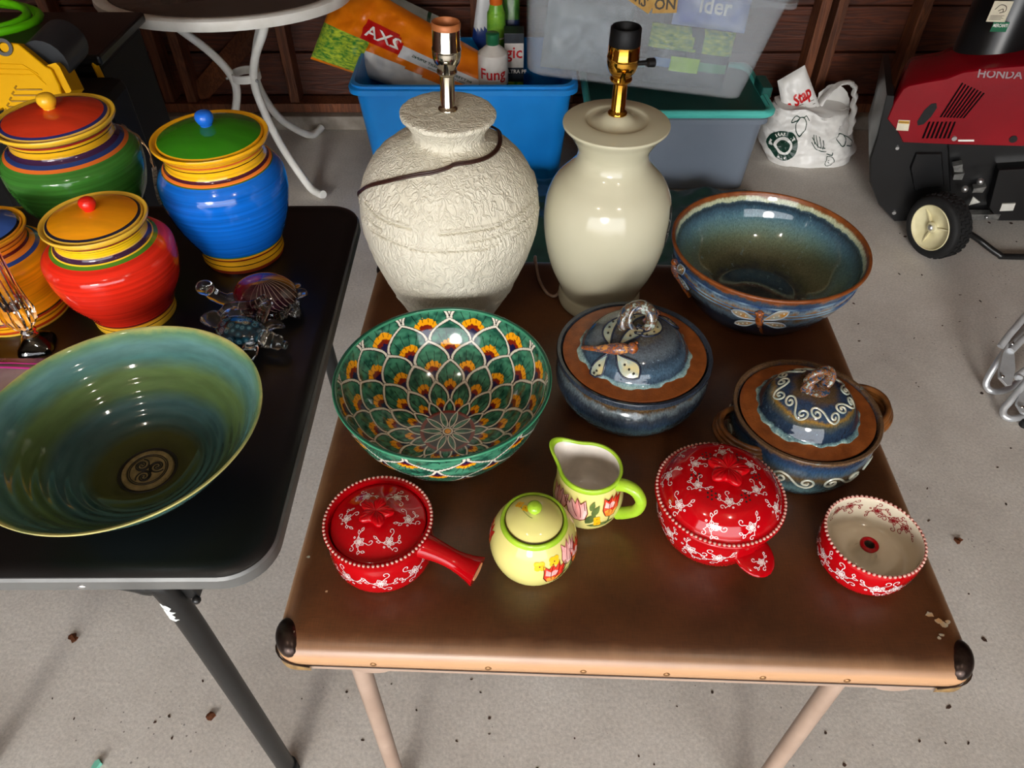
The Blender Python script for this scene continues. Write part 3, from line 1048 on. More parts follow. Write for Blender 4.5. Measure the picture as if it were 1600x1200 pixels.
li = np.r_[0, np.cumsum(np.hypot(*np.diff(np.array(inner), axis=0).T))][-1]
Ti = [.018, .036, .064, .096, .129, .162, .198, .24]
tm = vcol_mat('painted_feather_glaze', .08)
lathe_np('inside', inner, 900, lambda th, s, r, z: feathers(th, s, r, Ti, 12, 11, flower=True), tm, tb)
rim_c = lambda th, s, r, z: np.where((np.abs(s - s.max() / 2) < .0022)[..., None], rgb('1c4a38'), rgb('3f8a68')) * np.ones(th.shape + (1,))
lathe_np('rim', crv([(.1525, .133), (.1528, .1355), (.150, .1368), (.1475, .1355), (.147, .132)], 4), 256, rim_c, tm, tb)
lo_ = np.r_[0, np.cumsum(np.hypot(*np.diff(np.array(outer), axis=0).T))][-1]
lathe_np('outside', [(.001, .001)] + outer, 720, lambda th, s, r, z: feathers(th, np.maximum(s.max() - s, 0), r, [-.03, .006, .034, .066, .1, .14, .19], 12, 31, eye=.8), tm, tb)

# ---------------------------------------------------------------- blue stoneware
BR = 'a5602c'
spec_blue = [(0, '1b2740'), (.3, '22385a'), (.5, '3d5f80'), (.66, '2a4266'), (.8, '1c2c4c'), (1, '24385c')]
rust = pm('rust_clay_rim', '86491f', .36, col2='6e3714', nscale=60, bump=.3, bscale=400, detail=8)
dmats = [banded('dragonfly_body_glaze', [(.3, '6a3414'), (.5, 'a0561f'), (.62, '2d3a50'), (.75, 'c08040')], -1, 1, 'z', amp=1.6, ns=(90, 90, 90), rough=.12),
         pm('dragonfly_wing_glaze', 'b8a878', .15, col2='8c9c94', nscale=60, bump=.2),
         pm('dragonfly_line', '1a2030', .15, col2='2a3040'),
         pm('dragonfly_dot', '16120e', .2)]
dmats2 = [dmats[0], pm('dragonfly_wing_glaze_amber', 'b07a30', .15, col2='8a9a94', nscale=70, bump=.2), pm('dragonfly_line_pale', 'b4bcc0', .15, col2='8090a0'), pm('dragonfly_dot_pale', 'c8c0a8', .2)]

# deep bowl with dragonflies on its side
bb = thing('bowl', 'deep blue stoneware bowl with rust rim and raised dragonflies', 'bowl', (.447, 1.082, T))
H_ = .118
outer = crv([(.106, 0), (.113, .004), (.120, .012), (.142, .044), (.155, .072), (.160, .092), (.161, .105), (.165, .115)], 7)
OS = Surf(outer)
mo = banded('blue_glaze_outside', [(0, '12181e'), (.25, '1c2a38'), (.42, '18222e'), (.55, '4c5c68'), (.66, '5a421e'), (.72, '80561f'), (.78, '6a7880'), (.84, '24385a'), (.92, '3c4a58'), (.97, '86491f')], 0, H_, 'z',
            amp=.3, ns=(45, 45, 9), rough=.1, speck=('8fa4b0', 30, .66), grain=.3)
mb = MB().lathe([(0, 0)] + outer, 128)
mb.build('outside', mo, bb, smooth=60)
inner = crv([(0, .012), (.03, .0125), (.07, .013), (.085, .017), (.094, .022), (.122, .042), (.142, .068), (.153, .090), (.157, .106), (.161, .117)], 8)
mi = banded('blue_glaze_inside', [(0, '2a3236'), (.02, '343c3c'), (.06, '4c503e'), (.16, '666850'), (.34, '626e58'), (.5, '5c7670'), (.66, '50707c'), (.77, '3a5464'), (.86, '26323e'), (.90, '3a4a50'), (.92, 'a4ac90'), (.965, 'aeb090'), (1, '7a5430')],
            .012, .117, 'z', amp=.16, ns=(45, 45, 8), rough=.06, speck=('7c98a0', 70, .6), grain=.3)
MB().lathe(inner, 128).build('inside', mi, bb, smooth=60)
MB().lathe(crv([(.165, .115), (.1685, .1185), (.1675, .1225), (.1635, .1225), (.161, .117)], 4), 128).build('rim', rust, bb, smooth=60)
mb = MB()
for z in (.078, .085, .099):
    r_ = float(OS.rz(OS.atz(z))[0])
    mb.tube([(r_ * math.cos(a), r_ * math.sin(a), z) for a in [2 * PI * k / 96 for k in range(96)]], .0017, 6, closed=True)
mb.build('raised_rings', pm('ring_glaze', '7a94a4', .12, col2='26406a', nscale=30), bb)
dragonfly(OS, R(-105), OS.atz(.066), R(12), .046, bb, dmats2)
dragonfly(OS, R(-172), OS.atz(.068), R(20), .046, bb, dmats2)
dragonfly(OS, R(40), OS.atz(.068), R(20), .046, bb, dmats2)

# casserole with dragonfly lid
dc = thing('casserole', 'blue stoneware casserole with raised dragonflies on its domed lid', 'casserole', (.1845, .826, T))
outer = crv([(.078, 0), (.086, .004), (.104, .022), (.1155, .048), (.116, .066), (.1095, .080), (.111, .086), (.1165, .092), (.1175, .098)], 7)
mo = banded('blue_glaze_pot', [(0, '10161a'), (.2, '1c2a30'), (.4, '48626a'), (.55, '2a3a4c'), (.68, '30363e'), (.76, '5a6468'), (.82, '4a361c'), (.88, '6a5844'), (.93, '343c46'), (1, '282e38')], 0, .1, 'z', amp=.26, ns=(60, 60, 10), rough=.1,
            speck=('6f8490', 45, .62), grain=.4)
MB().lathe([(0, 0)] + outer + [(.116, .101), (.111, .100), (.108, .094), (.106, .07), (0, .02)], 128).build('pot', mo, dc, smooth=50)
lidp = crv([(.106, .094), (.1075, .0975), (.105, .0995), (.084, .1005), (.078, .1035), (.0765, .107), (.071, .118), (.058, .132), (.04, .141), (.02, .1445), (0, .145)], 6)
LS = Surf(lidp)
lid = MB().lathe(lidp + [(0, .09), (.1, .09), (.106, .094)], 128).build('lid', rust, dc, smooth=60)
dome = [p for p in lidp if p[0] < .088 and p[1] > .0995]
DS = Surf(dome)
mg = banded('lid_blue_glaze', [(0, '8aa098'), (.05, '6a868a'), (.12, '2c3a48'), (.35, '3a4e5e'), (.6, '2a3642'), (.8, '4c545a'), (.92, '42464c'), (1, '4a4438')], .1005, .146, 'z', amp=.2, ns=(70, 70, 20), rough=.08, speck=('7d929e', 120, .60), grain=.4)
seg = 160
mb = MB()
Ld = DS.L[-1]
rows = []
for k in range(26):
    row = []
    for i in range(seg):
        a = 2 * PI * i / seg
        e = .003 + .0022 * math.sin(5 * a + 1) + .0018 * math.sin(11 * a) + .0012 * math.sin(23 * a + 2)
        l = e + (Ld - e - .0004) * (k / 25) ** 1.0
        row.append(DS.at(a, l, .0004 + .0011 * min(1, k / 1.5)))
    rows.append(row)
mb.rings(rows, (False, True))
mb.build('lid_glaze', mg, lid, smooth=80)
mb = MB()
cp = []
for k in range(27):
    t = k / 26
    a = R(215) - t * R(470)
    rr = .0235 * (1 - .5 * t)
    cp.append((rr * math.cos(a) * 1.05, .004 + rr * math.sin(a) * .55 - .002 * t, .153 + .017 * math.sin(a) + .009 * t))
cp[0] = (cp[0][0], cp[0][1], .141)
mb.tube(cp, [.0105 - .0055 * abs(2 * k / 26 - .6) for k in range(27)], 12)
mb.build('coil_handle', banded('coil_glaze', [(.35, '1e2c3c'), (.5, '3a4450'), (.58, '6a4826'), (.66, '3a3020'), (.78, '8a948c')], -1, 1, 'z', amp=1.8, ns=(120, 120, 120), rough=.1), lid, smooth=80)
dragonfly(DS, R(-141), DS.L[-1] * .44, R(-60), .058, lid, dmats, spread=1.45)
dragonfly(DS, R(48), DS.L[-1] * .58, R(10), .050, lid, dmats, spread=1.45)

# casserole with swirl relief and loop handles
sc_ = thing('casserole', 'blue stoneware casserole with pale swirl relief and two rope side handles', 'casserole', (.4165, .7145, T))
outer = crv([(.078, 0), (.084, .003), (.091, .014), (.098, .036), (.1005, .058), (.099, .072), (.1005, .082), (.1025, .0885)], 7)
PS = Surf(outer)
mo = banded('swirl_pot_glaze', [(0, '101a20'), (.15, '1e2e34'), (.3, '4c6466'), (.45, '2a3a40'), (.6, '4a3a20'), (.72, '36444e'), (.8, '243a52'), (.92, '28344a'), (1, '5a4430')], 0, .0885, 'z', amp=.28, ns=(60, 60, 9), rough=.1, speck=('7fa0a0', 40, .64), grain=.35)
MB().lathe([(0, 0)] + outer + [(.1015, .0905), (.0975, .0905), (.0945, .086), (.093, .06), (0, .02)], 128).build('pot', mo, sc_, smooth=50)
ivory = pm('ivory_slip', 'b9b4a0', .15, col2='8f9a90', nscale=80)
for k in range(9):
    a0 = R(-150) + k * 2 * PI / 9
    f = PS.mapper(a0, PS.atz(.047), off=.0004)
    MB().tube([f(u, v) for u, v in s_scroll(.0175, .0115)], .0017, 6).build('swirl', ivory, sc_)
lidp = crv([(.0905, .083), (.0925, .0865), (.0905, .0885), (.072, .0895), (.066, .0925), (.064, .097), (.056, .112), (.042, .124), (.022, .1305), (0, .132)], 6)
lid = MB().lathe(lidp + [(0, .08), (.085, .08), (.0905, .083)], 128).build('lid', rust, sc_, smooth=60)
dome = [p for p in lidp if p[0] < .075 and p[1] > .089]
DS = Surf(dome)
mg = banded('swirl_lid_glaze', [(0, '9ab0a8'), (.05, '5a7678'), (.12, '182434'), (.4, '1e2c3c'), (.55, '3e4038'), (.64, '7a5c24'), (.72, '28384a'), (.9, '22324a'), (1, '4a3a28')], .089, .132, 'z', amp=.34, ns=(50, 50, 25), rough=.07, speck=('6c8490', 90, .62), grain=.35)
mb = MB()
Ld = DS.L[-1]
rows = []
for k in range(26):
    row = []
    for i in range(seg):
        a = 2 * PI * i / seg
        e = .003 + .002 * math.sin(4 * a + 2) + .0016 * math.sin(9 * a) + .0012 * math.sin(21 * a + 1)
        row.append(DS.at(a, e + (Ld - e - .0004) * k / 25, .0004 + .0011 * min(1, k / 1.5)))
    rows.append(row)
mb.rings(rows, (False, True))
mb.build('lid_glaze', mg, lid, smooth=80)
for k in range(7):
    a0 = R(-138) + k * 2 * PI / 7
    f = DS.mapper(a0, Ld * .50, rot=R(-14), off=.0016)
    MB().tube([f(u, v) for u, v in s_scroll(.0118, .0082)], .0016, 6).build('swirl', ivory, lid)
hm = banded('loop_handle_glaze', [(.35, '1e2c3c'), (.48, '34506a'), (.54, '8a5424'), (.66, '4a2c14'), (.8, '8a948c')], -1, 1, 'z', amp=1.8, ns=(130, 130, 130), rough=.1)
mb = MB()
ax = Vector((math.cos(R(25)), math.sin(R(25)), 0))
pts, n = [], 44
for s_ in range(3):
    pts = []
    for k in range(n + 1):
        t = k / n
        a = R(-25) + R(235) * t
        tw = t * 7 + s_ * 2 * PI / 3
        rr = .0175 + .0042 * math.cos(tw)
        pts.append(Vector((0, 0, .142)) + ax * (rr * math.cos(a)) + Vector((0, 0, rr * math.sin(a) * 1.12)) + Vector((-ax.y, ax.x, 0)) * (.0042 * math.sin(tw) + .004 * (t - .5)))
    mb.tube(pts, .0046, 8)
mb.lathe([(0, .128), (.02, .128), (.019, .1325), (.012, .135), (0, .1352)], 24)
mb.build('loop_handle', hm, lid, smooth=80)
rope = pm('rope_handle_clay', '7a4a22', .3, col2='4a2c14', nscale=40, bump=.2)
for a0 in (R(14), R(194)):
    mb = MB()
    for s_ in range(5):
        pts = []
        for k in range(25):
            t = k / 24
            dth = (t - .5) * R(58)
            out_ = .0985 + .034 * math.sin(PI * t) ** .75 - .003 * abs(s_ - 2)
            tw = s_ * .0052 - .0104
            pts.append((out_ * math.cos(a0 + dth * (1 - .12 * s_ / 4)), out_ * math.sin(a0 + dth * (1 - .12 * s_ / 4)), .062 + tw + .008 * math.sin(PI * t)))
        mb.tube(pts, .0042, 8)
    mb.build('side_handle', rope, sc_, smooth=80)


# ---------------------------------------------------------------- red floral stoneware
red = pm('red_glaze', 'ac040e', .08, col2='9e030b', nscale=12)
wht = pm('white_brushwork', 'ecd9d6', .2)
dred = pm('dark_red_brushwork', '8a1420', .2)
bead = pm('pale_bead', 'd0a496', .2, col2='b88478', nscale=300)
cream = pm('cream_glaze', 'd9cfba', .1, col2='cfc4ae', nscale=12)

# small saucepan
sp = thing('saucepan', 'red floral lidded saucepan with flared stub handle', 'saucepan', (-.1685, .5385, T))
outer = crv([(.056, 0), (.0605, .002), (.0650, .010), (.0668, .026), (.0668, .046), (.0655, .06), (.0665, .0665), (.0692, .0705)], 6)
OS = Surf(outer)
pot = MB().lathe([(0, 0)] + outer + [(.0692, .0735), (.0665, .0745), (.0625, .0735), (.061, .066), (.060, .03), (0, .012)], 96).build('pot', red, sp, smooth=50)
mb = MB()
ring_beads(mb, .0672, .0742, 74, .0020)
mb.build('beaded_rim', bead, sp)
lidp = crv([(.0595, .0655), (.060, .068), (.0575, .0695), (.050, .0715), (.03, .0785), (.012, .0815), (0, .082)], 6)
lid = MB().lathe(lidp + [(0, .06), (.055, .06), (.0595, .0655)], 96).build('lid', red, sp, smooth=60)
LS = Surf(lidp)
petal_knob(lid, .081, .0195, .0145, red)
for k, a in enumerate((-118, -62, -2, 58, 118, 180)):
    sprig(LS, R(a), LS.L[-1] * .39, .0150, R((k * 37) % 60 - 30), lid, wht, seed=k, w=.0008)
for k, a in enumerate((-122, -84, -46, -165, 160, 100)):
    sprig(OS, R(a), OS.atz(.034), .0205, R((-30, 20, -10, 0, 20, -20)[k]), pot, wht, seed=k + 20, w=.00095)
ha = R(-24)
hp = [(.06, .056), (.07, .056), (.09, .054), (.108, .050), (.126, .0465), (.138, .0445)]
hr = [.0175, .0160, .0135, .0132, .0165, .0205]
hc = crv([(p[0], p[1], q) for p, q in zip(hp, hr)], 6)
mb = MB().tube([(p[0] * math.cos(ha), p[0] * math.sin(ha), p[1]) for p in hc], [p[2] for p in hc], 20, up=(0, 0, 1), flat=.86)
hd = mb.build('handle', red, sp, smooth=60)
e = hc[-1]
ex = Vector((math.cos(ha), math.sin(ha), -.09)).normalized()
MB().tube([Vector((e[0] * math.cos(ha), e[0] * math.sin(ha), e[1])) + ex * d for d in (-.002, .0006)], .0125, 16, up=(0, 0, 1), flat=.8).build('unglazed_end', pm('bare_clay', 'c98a62', .7), hd)

# casserole with vented lid
rc = thing('casserole', 'red floral casserole with vented domed lid and stub lug handles', 'casserole', (.270, .580, T))
outer = crv([(.060, 0), (.0645, .002), (.0695, .012), (.0755, .032), (.0775, .052), (.0785, .062), (.080, .066)], 6)
OS = Surf(outer)
pot = MB().lathe([(0, 0)] + outer + [(.0805, .069), (.076, .0705), (.073, .066), (.07, .04), (0, .012)], 96).build('pot', red, rc, smooth=50)
for a in (-62, 118):
    mb = MB()
    c_, s_ = math.cos(R(a)), math.sin(R(a))
    rings = []
    for k in range(14):
        t = k / 13
        x = .058 + .048 * t
        hw = .026 * math.sqrt(max(1 - (max(t - .35, 0) / .66) ** 2, .0)) + .0005
        th_ = .0055 * math.sqrt(max(1 - max(t - .5, 0) ** 2 * 3.8, .02))
        zc = .040 - .012 * t
        rings.append([(x * c_ - hw * math.cos(q) * s_, x * s_ + hw * math.cos(q) * c_, zc + th_ * math.sin(q)) for q in [2 * PI * i / 20 for i in range(20)]])
    mb.rings(rings)
    lg = mb.build('lug_handle', red, rc, smooth=70)
    pmf = lambda u, v: Vector(((.091 + v) * c_ - u * -s_ * -1, (.091 + v) * s_ + u * c_, .040 - .012 * ((.091 + v) - .058) / .048 + .0060))
    q = MB()
    for p in flower_motif(5):
        q.stroke(p, .0010 / .0125, lambda u, v: pmf(u * .0125, -v * .0105))
    q.build('painted_sprig', wht, lg, smooth=0, recalc=False)
lidp = crv([(.0795, .0695), (.0835, .0705), (.0838, .074), (.081, .0765), (.0765, .0785), (.0735, .085), (.066, .096), (.056, .1035), (.048, .1065), (.03, .110), (0, .1115)], 6)
lid = MB().lathe(lidp + [(0, .069), (.07, .066), (.0795, .0695)], 128).build('lid', red, rc, smooth=60)
LS = Surf(lidp)
mb = MB()
ring_beads(mb, .0815, .0768, 88, .0021)
mb.build('beaded_rim', bead, lid)
petal_knob(lid, .111, .0225, .0165, red)
hole = pm('dark_vent_hole', '1c0a08', .6)
mb = MB()
for a in (-128, -62, 0, 55, 118, 180):
    f = LS.mapper(R(a), float(np.interp(-.038, -LS.p[:, 0], LS.L)), off=.0003)
    for k in range(7):
        u, v = (0, 0) if k == 6 else (.0056 * math.cos(PI * k / 3), .0056 * math.sin(PI * k / 3))
        mb.fill([(u + .0015 * math.cos(2 * PI * q / 10), v + .0015 * math.sin(2 * PI * q / 10)) for q in range(10)], f, 1)
mb.build('vent_holes', hole, lid, smooth=0, recalc=False)['kind'] = 'stuff'
for k, a in enumerate((-95, -32, 28, 85, 150, -160)):
    sprig(LS, R(a), float(np.interp(-.040, -LS.p[:, 0], LS.L)), .0140, R((k * 41) % 80 - 40), lid, wht, seed=k + 40, w=.0008)
for k in range(9):
    sprig(LS, R(-112 + 40 * k), float(np.interp(-.0690, -LS.p[:, 0], LS.L)), .0165, R((k * 53) % 90 - 45), lid, wht, seed=k + 60, w=.0009)
for k, a in enumerate((-125, -98, -150, 178, 150, 60, 20, -20)):
    sprig(OS, R(a), OS.atz(.040), .0205, R((k * 31) % 70 - 35), pot, wht, seed=k + 80, w=.0011)

# small bowl with a hollow post
sb = thing('bowl', 'small red floral bowl with cream inside and a hollow centre post', 'bowl', (.4580, .5265, T))
outer = crv([(.049, 0), (.0535, .002), (.0585, .012), (.0605, .028), (.0622, .042), (.0618, .052), (.0612, .0555)], 6)
OS = Surf(outer)
ob = MB().lathe([(0, 0)] + outer + [(.0606, .0578), (.0585, .0578)], 96).build('outside', red, sb, smooth=50)
inner = crv([(.0585, .0578), (.0572, .054), (.0568, .03), (.052, .014), (.04, .009), (.024, .0095), (.0165, .014), (.0125, .024), (.0105, .0345)], 6)
ib = MB().lathe(inner, 96).build('inside', cream, sb, smooth=60)
IS = Surf([(p[0], p[1]) for p in inner])
MB().lathe(crv([(.0112, .0335), (.0118, .0365), (.0098, .0385), (.0068, .0375), (.0062, .034)], 4), 40).build('post_rim', red, ib, smooth=60)
MB().lathe([(.0062, .036), (.0058, .01), (0, .01)], 24).build('post_hole', pm('post_inside', '4a4034', .4), ib, smooth=60)
mb = MB()
ring_beads(mb, .0598, .0578, 62, .0023)
mb.build('beaded_rim', bead, sb)
for k, a in enumerate((-100, -76, -140, -170, -30, 150, 60)):
    sprig(OS, R(a), OS.atz(.030), .0200, R((15, -25, 60, 20, -15, 0, 30)[k]), ob, wht, seed=k + 100, w=.0011)
for k, (a, l) in enumerate(((118, .30), (98, .26), (62, .30), (40, .34), (22, .26), (150, .33))):
    f0 = IS.mapper(R(a), IS.L[-1] * l * .62, R((20, -30, 10, -25, 30, 0)[k]), off=-.0004)
    mb = MB()
    for p in flower_motif(k + 120):
        mb.stroke(p, .0010 / .0155, lambda u, v: IS.mapper(R(a), IS.L[-1] * l * .62, R((20, -30, 10, -25, 30, 0)[k]), off=.0004)(u * .0155, v * .0155))
    mb.build('painted_sprig', dred, ib, smooth=0, recalc=False)

# ---------------------------------------------------------------- tulip sugar bowl and creamer
yel = pm('pale_yellow_glaze', 'd8cf80', .1, col2='d0c676', nscale=14)
lime = pm('lime_glaze', 'a2c436', .1, col2='8eb42a', nscale=40)
tul = [pm('tulip_red', 'd02018', .12, col2='e85a3a', nscale=90, nstretch=(1, 1, .2)), pm('tulip_pink', 'e08a88', .12, col2='f0c8c0', nscale=90, nstretch=(1, 1, .2)),
       pm('leaf_green', '3c4c2a', .15, col2='66783c', nscale=60), pm('flower_yellow', 'eebc1c', .15, col2='e8a818', nscale=60), pm('tulip_line', '6a1414', .2), pm('tulip_orange', 'ea7a2a', .15, col2='f0a040', nscale=100)]


def tulip(f, cx, cy, s, a, pink=False, half=None):
    """painted tulip head with stem; returns mesh with the tulip materials"""
    ca, sa = math.cos(a), math.sin(a)
    tr = lambda p: [(cx + s * (x * ca - y * sa), cy + s * (x * sa + y * ca)) for x, y in p]
    mb = MB()
    cup = tr([(-.28, -.5), (-.52, -.1), (-.55, .35), (-.62, .75), (-.3, .5), (-.12, .85), (.02, .5), (.22, .9), (.3, .5), (.62, .72), (.55, .3), (.5, -.1), (.26, -.5), (0, -.58)])
    mb.cm = 1 if pink else 0
    mb.fill(cup, f)
    mb.cm = 5 if not pink else 0
    g = lambda u, v: f(u, v, .0003)
    if not pink:
        mb.fill(tr([(-.25, -.5), (-.4, -.15), (-.1, -.05), (.1, -.2), (.42, -.1), (.24, -.48), (0, -.56)]), g)
    mb.cm = 1 if not pink else 4
    if not pink:
        mb.fill(tr([(-.45, .1), (-.46, .5), (-.2, .3), (0, .42), (.2, .28), (.1, .02), (-.15, -.02)]), g)
    mb.cm = 4
    h = lambda u, v: f(u, v, .0005)
    mb.stroke(cup, s * .045, h, True)
    for q in ([(-.12, .8), (-.18, .2), (-.1, -.3)], [(.22, .85), (.2, .2), (.08, -.35)], [(.5, .6), (.42, .1)]):
        mb.stroke(crv(tr(q), 4), s * .035, h)
    return mb


def leafs(f, items):
    mb = MB()
    for kind, *a in items:
        if kind == 'leaf':
            mb.cm = 2
            mb.fill(almond(*a), f)
        elif kind == 'stem':
            mb.cm = 2
            mb.stroke(crv(a[0], 5), a[1], f)
        else:
            mb.cm = 3
            x, y, s = a
            for k in range(4):
                t = PI / 4 + PI / 2 * k
                mb.fill([(x + s * .5 * math.cos(t) + s * .48 * math.cos(q), y + s * .5 * math.sin(t) + s * .48 * math.sin(q)) for q in [2 * PI * i / 10 for i in range(10)]], lambda u, v, k=k: f(u, v, .0001 * k), 1)
            mb.cm = 4
            mb.fill([(x + s * .12 * math.cos(2 * PI * i / 8), y + s * .12 * math.sin(2 * PI * i / 8)) for i in range(8)], lambda u, v: f(u, v, .0006), 1)
    return mb


su = thing('sugar_bowl', 'pale yellow lidded sugar bowl painted with tulips', 'sugar bowl', (.0275, .5315, T))
outer = crv([(.039, 0), (.0425, .0015), (.0500, .012), (.0555, .032), (.0555, .05), (.050, .068), (.0425, .079), (.0395, .083)], 7)
OS = Surf(outer)
bd = MB().lathe([(0, 0)] + outer + [(.036, .083), (.035, .07), (0, .01)], 96).build('body', yel, su, smooth=60)
MB().lathe(crv([(.0425, .0795), (.0415, .0845), (.0395, .0865), (.0372, .0858), (.036, .083)], 4), 80).build('neck_ring', lime, su, smooth=60)
lidp = crv([(.0345, .0835), (.0355, .0855), (.0342, .087), (.027, .0925), (.016, .0975), (.007, .0995), (0, .1)], 6)
lid = MB().lathe(lidp + [(0, .08), (.03, .08), (.0345, .0835)], 80).build('lid', yel, su, smooth=60)
LS = Surf(lidp)
MB().lathe(crv([(.0045, .0985), (.0042, .1005), (.0062, .103), (.0088, .108), (.0086, .1125), (.005, .1165), (0, .1175)], 6), 32).build('knob', lime, lid, smooth=80)
MB().lathe(crv([(.0352, .0848), (.0362, .0858), (.0352, .0866)], 2), 64).build('dark_line', pm('olive_line', '5a4a1c', .3), lid)
f = LS.mapper(R(140), LS.L[-1] * .42, R(10), off=.0005)
leafs(f, [('f', 0, 0, .0062), ('f', .004, .011, .0055), ('stem', [(.004, .004), (.012, .012), (.02, .012)], .0008)]).build('painted_flowers', tul, lid, smooth=0, recalc=False)
f = OS.mapper(R(-71), OS.atz(.040), off=.0006)
leafs(f, [('f', -.0115, .0215, .0085), ('f', .0075, .0245, .0082), ('stem', [(.012, -.012), (.02, -.004), (.0255, .012)], .0016), ('leaf', .006, -.02, .03, .0035, .7), ('leaf', .03, -.015, .032, .003, 1.3)]).build('painted_flowers', tul, bd, smooth=0, recalc=False)
tulip(f, .0060, .000, .0255, R(-8)).build('painted_tulip', tul, bd, smooth=0, recalc=False)
tulip(f, .0300, .020, .0225, R(-12), True).build('painted_tulip', tul, bd, smooth=0, recalc=False)
f2 = OS.mapper(R(-22), OS.atz(.045), off=.0006)
tulip(f2, 0, .0, .0245, R(-10)).build('painted_tulip', tul, bd, smooth=0, recalc=False)
f3 = OS.mapper(R(178), OS.atz(.05), off=.0006)
tulip(f3, 0, 0, .0245, R(15)).build('painted_tulip', tul, bd, smooth=0, recalc=False)

cr = thing('creamer', 'pale yellow creamer jug with lime handle and painted tulips', 'creamer', (.1035, .6095, T))
SPA = R(142)


def spout(r, z, a):
    k = max(0, (z - .055) / .035)
    d = (a - SPA + PI) % (2 * PI) - PI
    return r * (1 + .46 * min(k, 1.1) ** 1.6 * math.exp(-(d / .38) ** 2) - .05 * min(k, 1) * (1 - math.exp(-(d / .9) ** 2)))


outer = crv([(.031, 0), (.0345, .0015), (.043, .012), (.0475, .03), (.0475, .046), (.0445, .064), (.0425, .078), (.0425, .090)], 7)
OS = Surf(outer)


def lift(mb):
    out = []
    for x, y, z in mb.v:
        a = math.atan2(y, x)
        d = (a - SPA + PI) % (2 * PI) - PI
        k = max(0, (z - .055) / .035)
        out.append((x, y, z + k * (.006 * math.exp(-(d / .5) ** 2))))
    mb.v = out
    return mb


bd = lift(MB().lathe([(0, 0)] + outer, 96, fn=spout)).build('body', yel, cr, smooth=70)
lift(MB().lathe(crv([(.0425, .090), (.0395, .0895), (.0385, .080), (.043, .046), (.040, .016), (.02, .008), (0, .007)], 6), 96, fn=spout)).build('inside', pm('white_glaze', 'e6ddd2', .1), cr, smooth=70)
lift(MB().lathe(crv([(.0432, .0845), (.0442, .089), (.043, .0925), (.0402, .0925), (.0392, .0895)], 5), 96, fn=spout)).build('lime_rim', lime, cr, smooth=70)
ha = SPA + PI + R(6)
hp = crv([(.040, .081), (.052, .086), (.066, .083), (.0745, .068), (.071, .048), (.058, .032), (.0455, .022)], 7)
MB().tube([(p[0] * math.cos(ha), p[0] * math.sin(ha), p[1]) for p in hp], [.0075 + .0015 * abs(2 * k / len(hp) - 1) for k in range(len(hp))], 14).build('handle', lime, cr, smooth=80)
f = OS.mapper(R(-72), OS.atz(.044), off=.0008)
tulip(f, .013, .011, .0245, R(-12)).build('painted_tulip', tul, bd, smooth=0, recalc=False)
leafs(f, [('f', -.0075, -.003, .0055), ('f', -.0065, -.012, .006), ('stem', [(.0105, .0), (.009, -.012), (.006, -.02)], .0022), ('leaf', -.02, -.018, .04, .004, .05), ('leaf', -.022, -.012, .024, .006, 1.0), ('leaf', -.014, .004, .02, .0045, 1.05),
          ('leaf', -.016, .013, .017, .0035, 1.25)]).build('painted_flowers', tul, bd, smooth=0, recalc=False)
tulip(f, -.033, .008, .026, R(14), True).build('painted_tulip', tul, bd, smooth=0, recalc=False)
f3 = OS.mapper(R(-160), OS.atz(.05), off=.0008)
tulip(f3, .008, .004, .026, R(10), True).build('painted_tulip', tul, bd, smooth=0, recalc=False)


# ---------------------------------------------------------------- lamps
def socket(t, z0, shell, stem_m, k_=1.0, h_stem=.052, switch=None, black_top=False):
    MB().lathe(crv([(.0145, z0), (.0145, z0 + .003), (.0115, z0 + .006)], 3) + [(.0105, z0 + .008), (.0105, z0 + h_stem), (0, z0 + h_stem)], 32).build('stem', stem_m, t, smooth=40)
    z = z0 + h_stem
    cap = MB().lathe(crv([(.0105, z - .004), (.0135, z), (.013, z + .004), (.0125, z + .007), (.0165, z + .014), (.0185, z + .022), (.0188, z + .030)], 4), 40).build('socket_cap', shell, t, smooth=60)
    MB().tube([(.0, -.0125, z + .002), (0, -.0185, z + .02)], [.004, .0022], 8).build('cap_rib', shell, cap)
    sz = z + .066
    if black_top:
        MB().lathe([(.0188, z + .030), (.0192, z + .031), (.0192, z + .034), (.0184, z + .036), (.0184, z + .050), (.0176, z + .050), (0, z + .048)], 40).build('socket_shell', shell, t, smooth=40)
        MB().lathe([(.0178, z + .049), (.0182, z + .051), (.0178, z + .072), (.0165, z + .074), (.0150, z + .072), (.0145, z + .05), (0, z + .049)], 40).build('insulator_ring', M['black_plastic'], t, smooth=60)
    else:
        MB().lathe([(.0188, z + .030), (.0192, z + .031), (.0192, z + .034), (.0180, z + .036), (.0180, z + .066), (.0172, z + .066), (.0165, z + .04), (0, z + .038)], 40).build('socket_shell', shell, t, smooth=40)
        MB().lathe([(.0186, z + .060), (.0190, z + .0665), (.0176, z + .0685), (.0162, z + .066), (.0162, z + .055)], 40).build('insulator_ring', M['copper_paper'], t, smooth=60)
    if switch:
        a = R(switch)
        d = Vector((math.cos(a), math.sin(a), 0))
        k = MB().tube([d * .018 + Vector((0, 0, z + .022)), d * .03 + Vector((0, 0, z + .022))], .0032, 10).tube([d * .029 + Vector((0, 0, z + .022)), d * .031 + Vector((0, 0, z + .022)), d * .0385 + Vector((0, 0, z + .022)), d * .0395 + Vector((0, 0, z + .022))], [.0045, .0064, .0064, .005], 10)
        k.build('switch_knob', M['black_plastic'], t, smooth=40)
    for o in t.children:
        if o.name.split('.')[0] in ('socket_cap', 'socket_shell', 'insulator_ring', 'switch_knob'):
            o.scale = (k_, k_, 1)


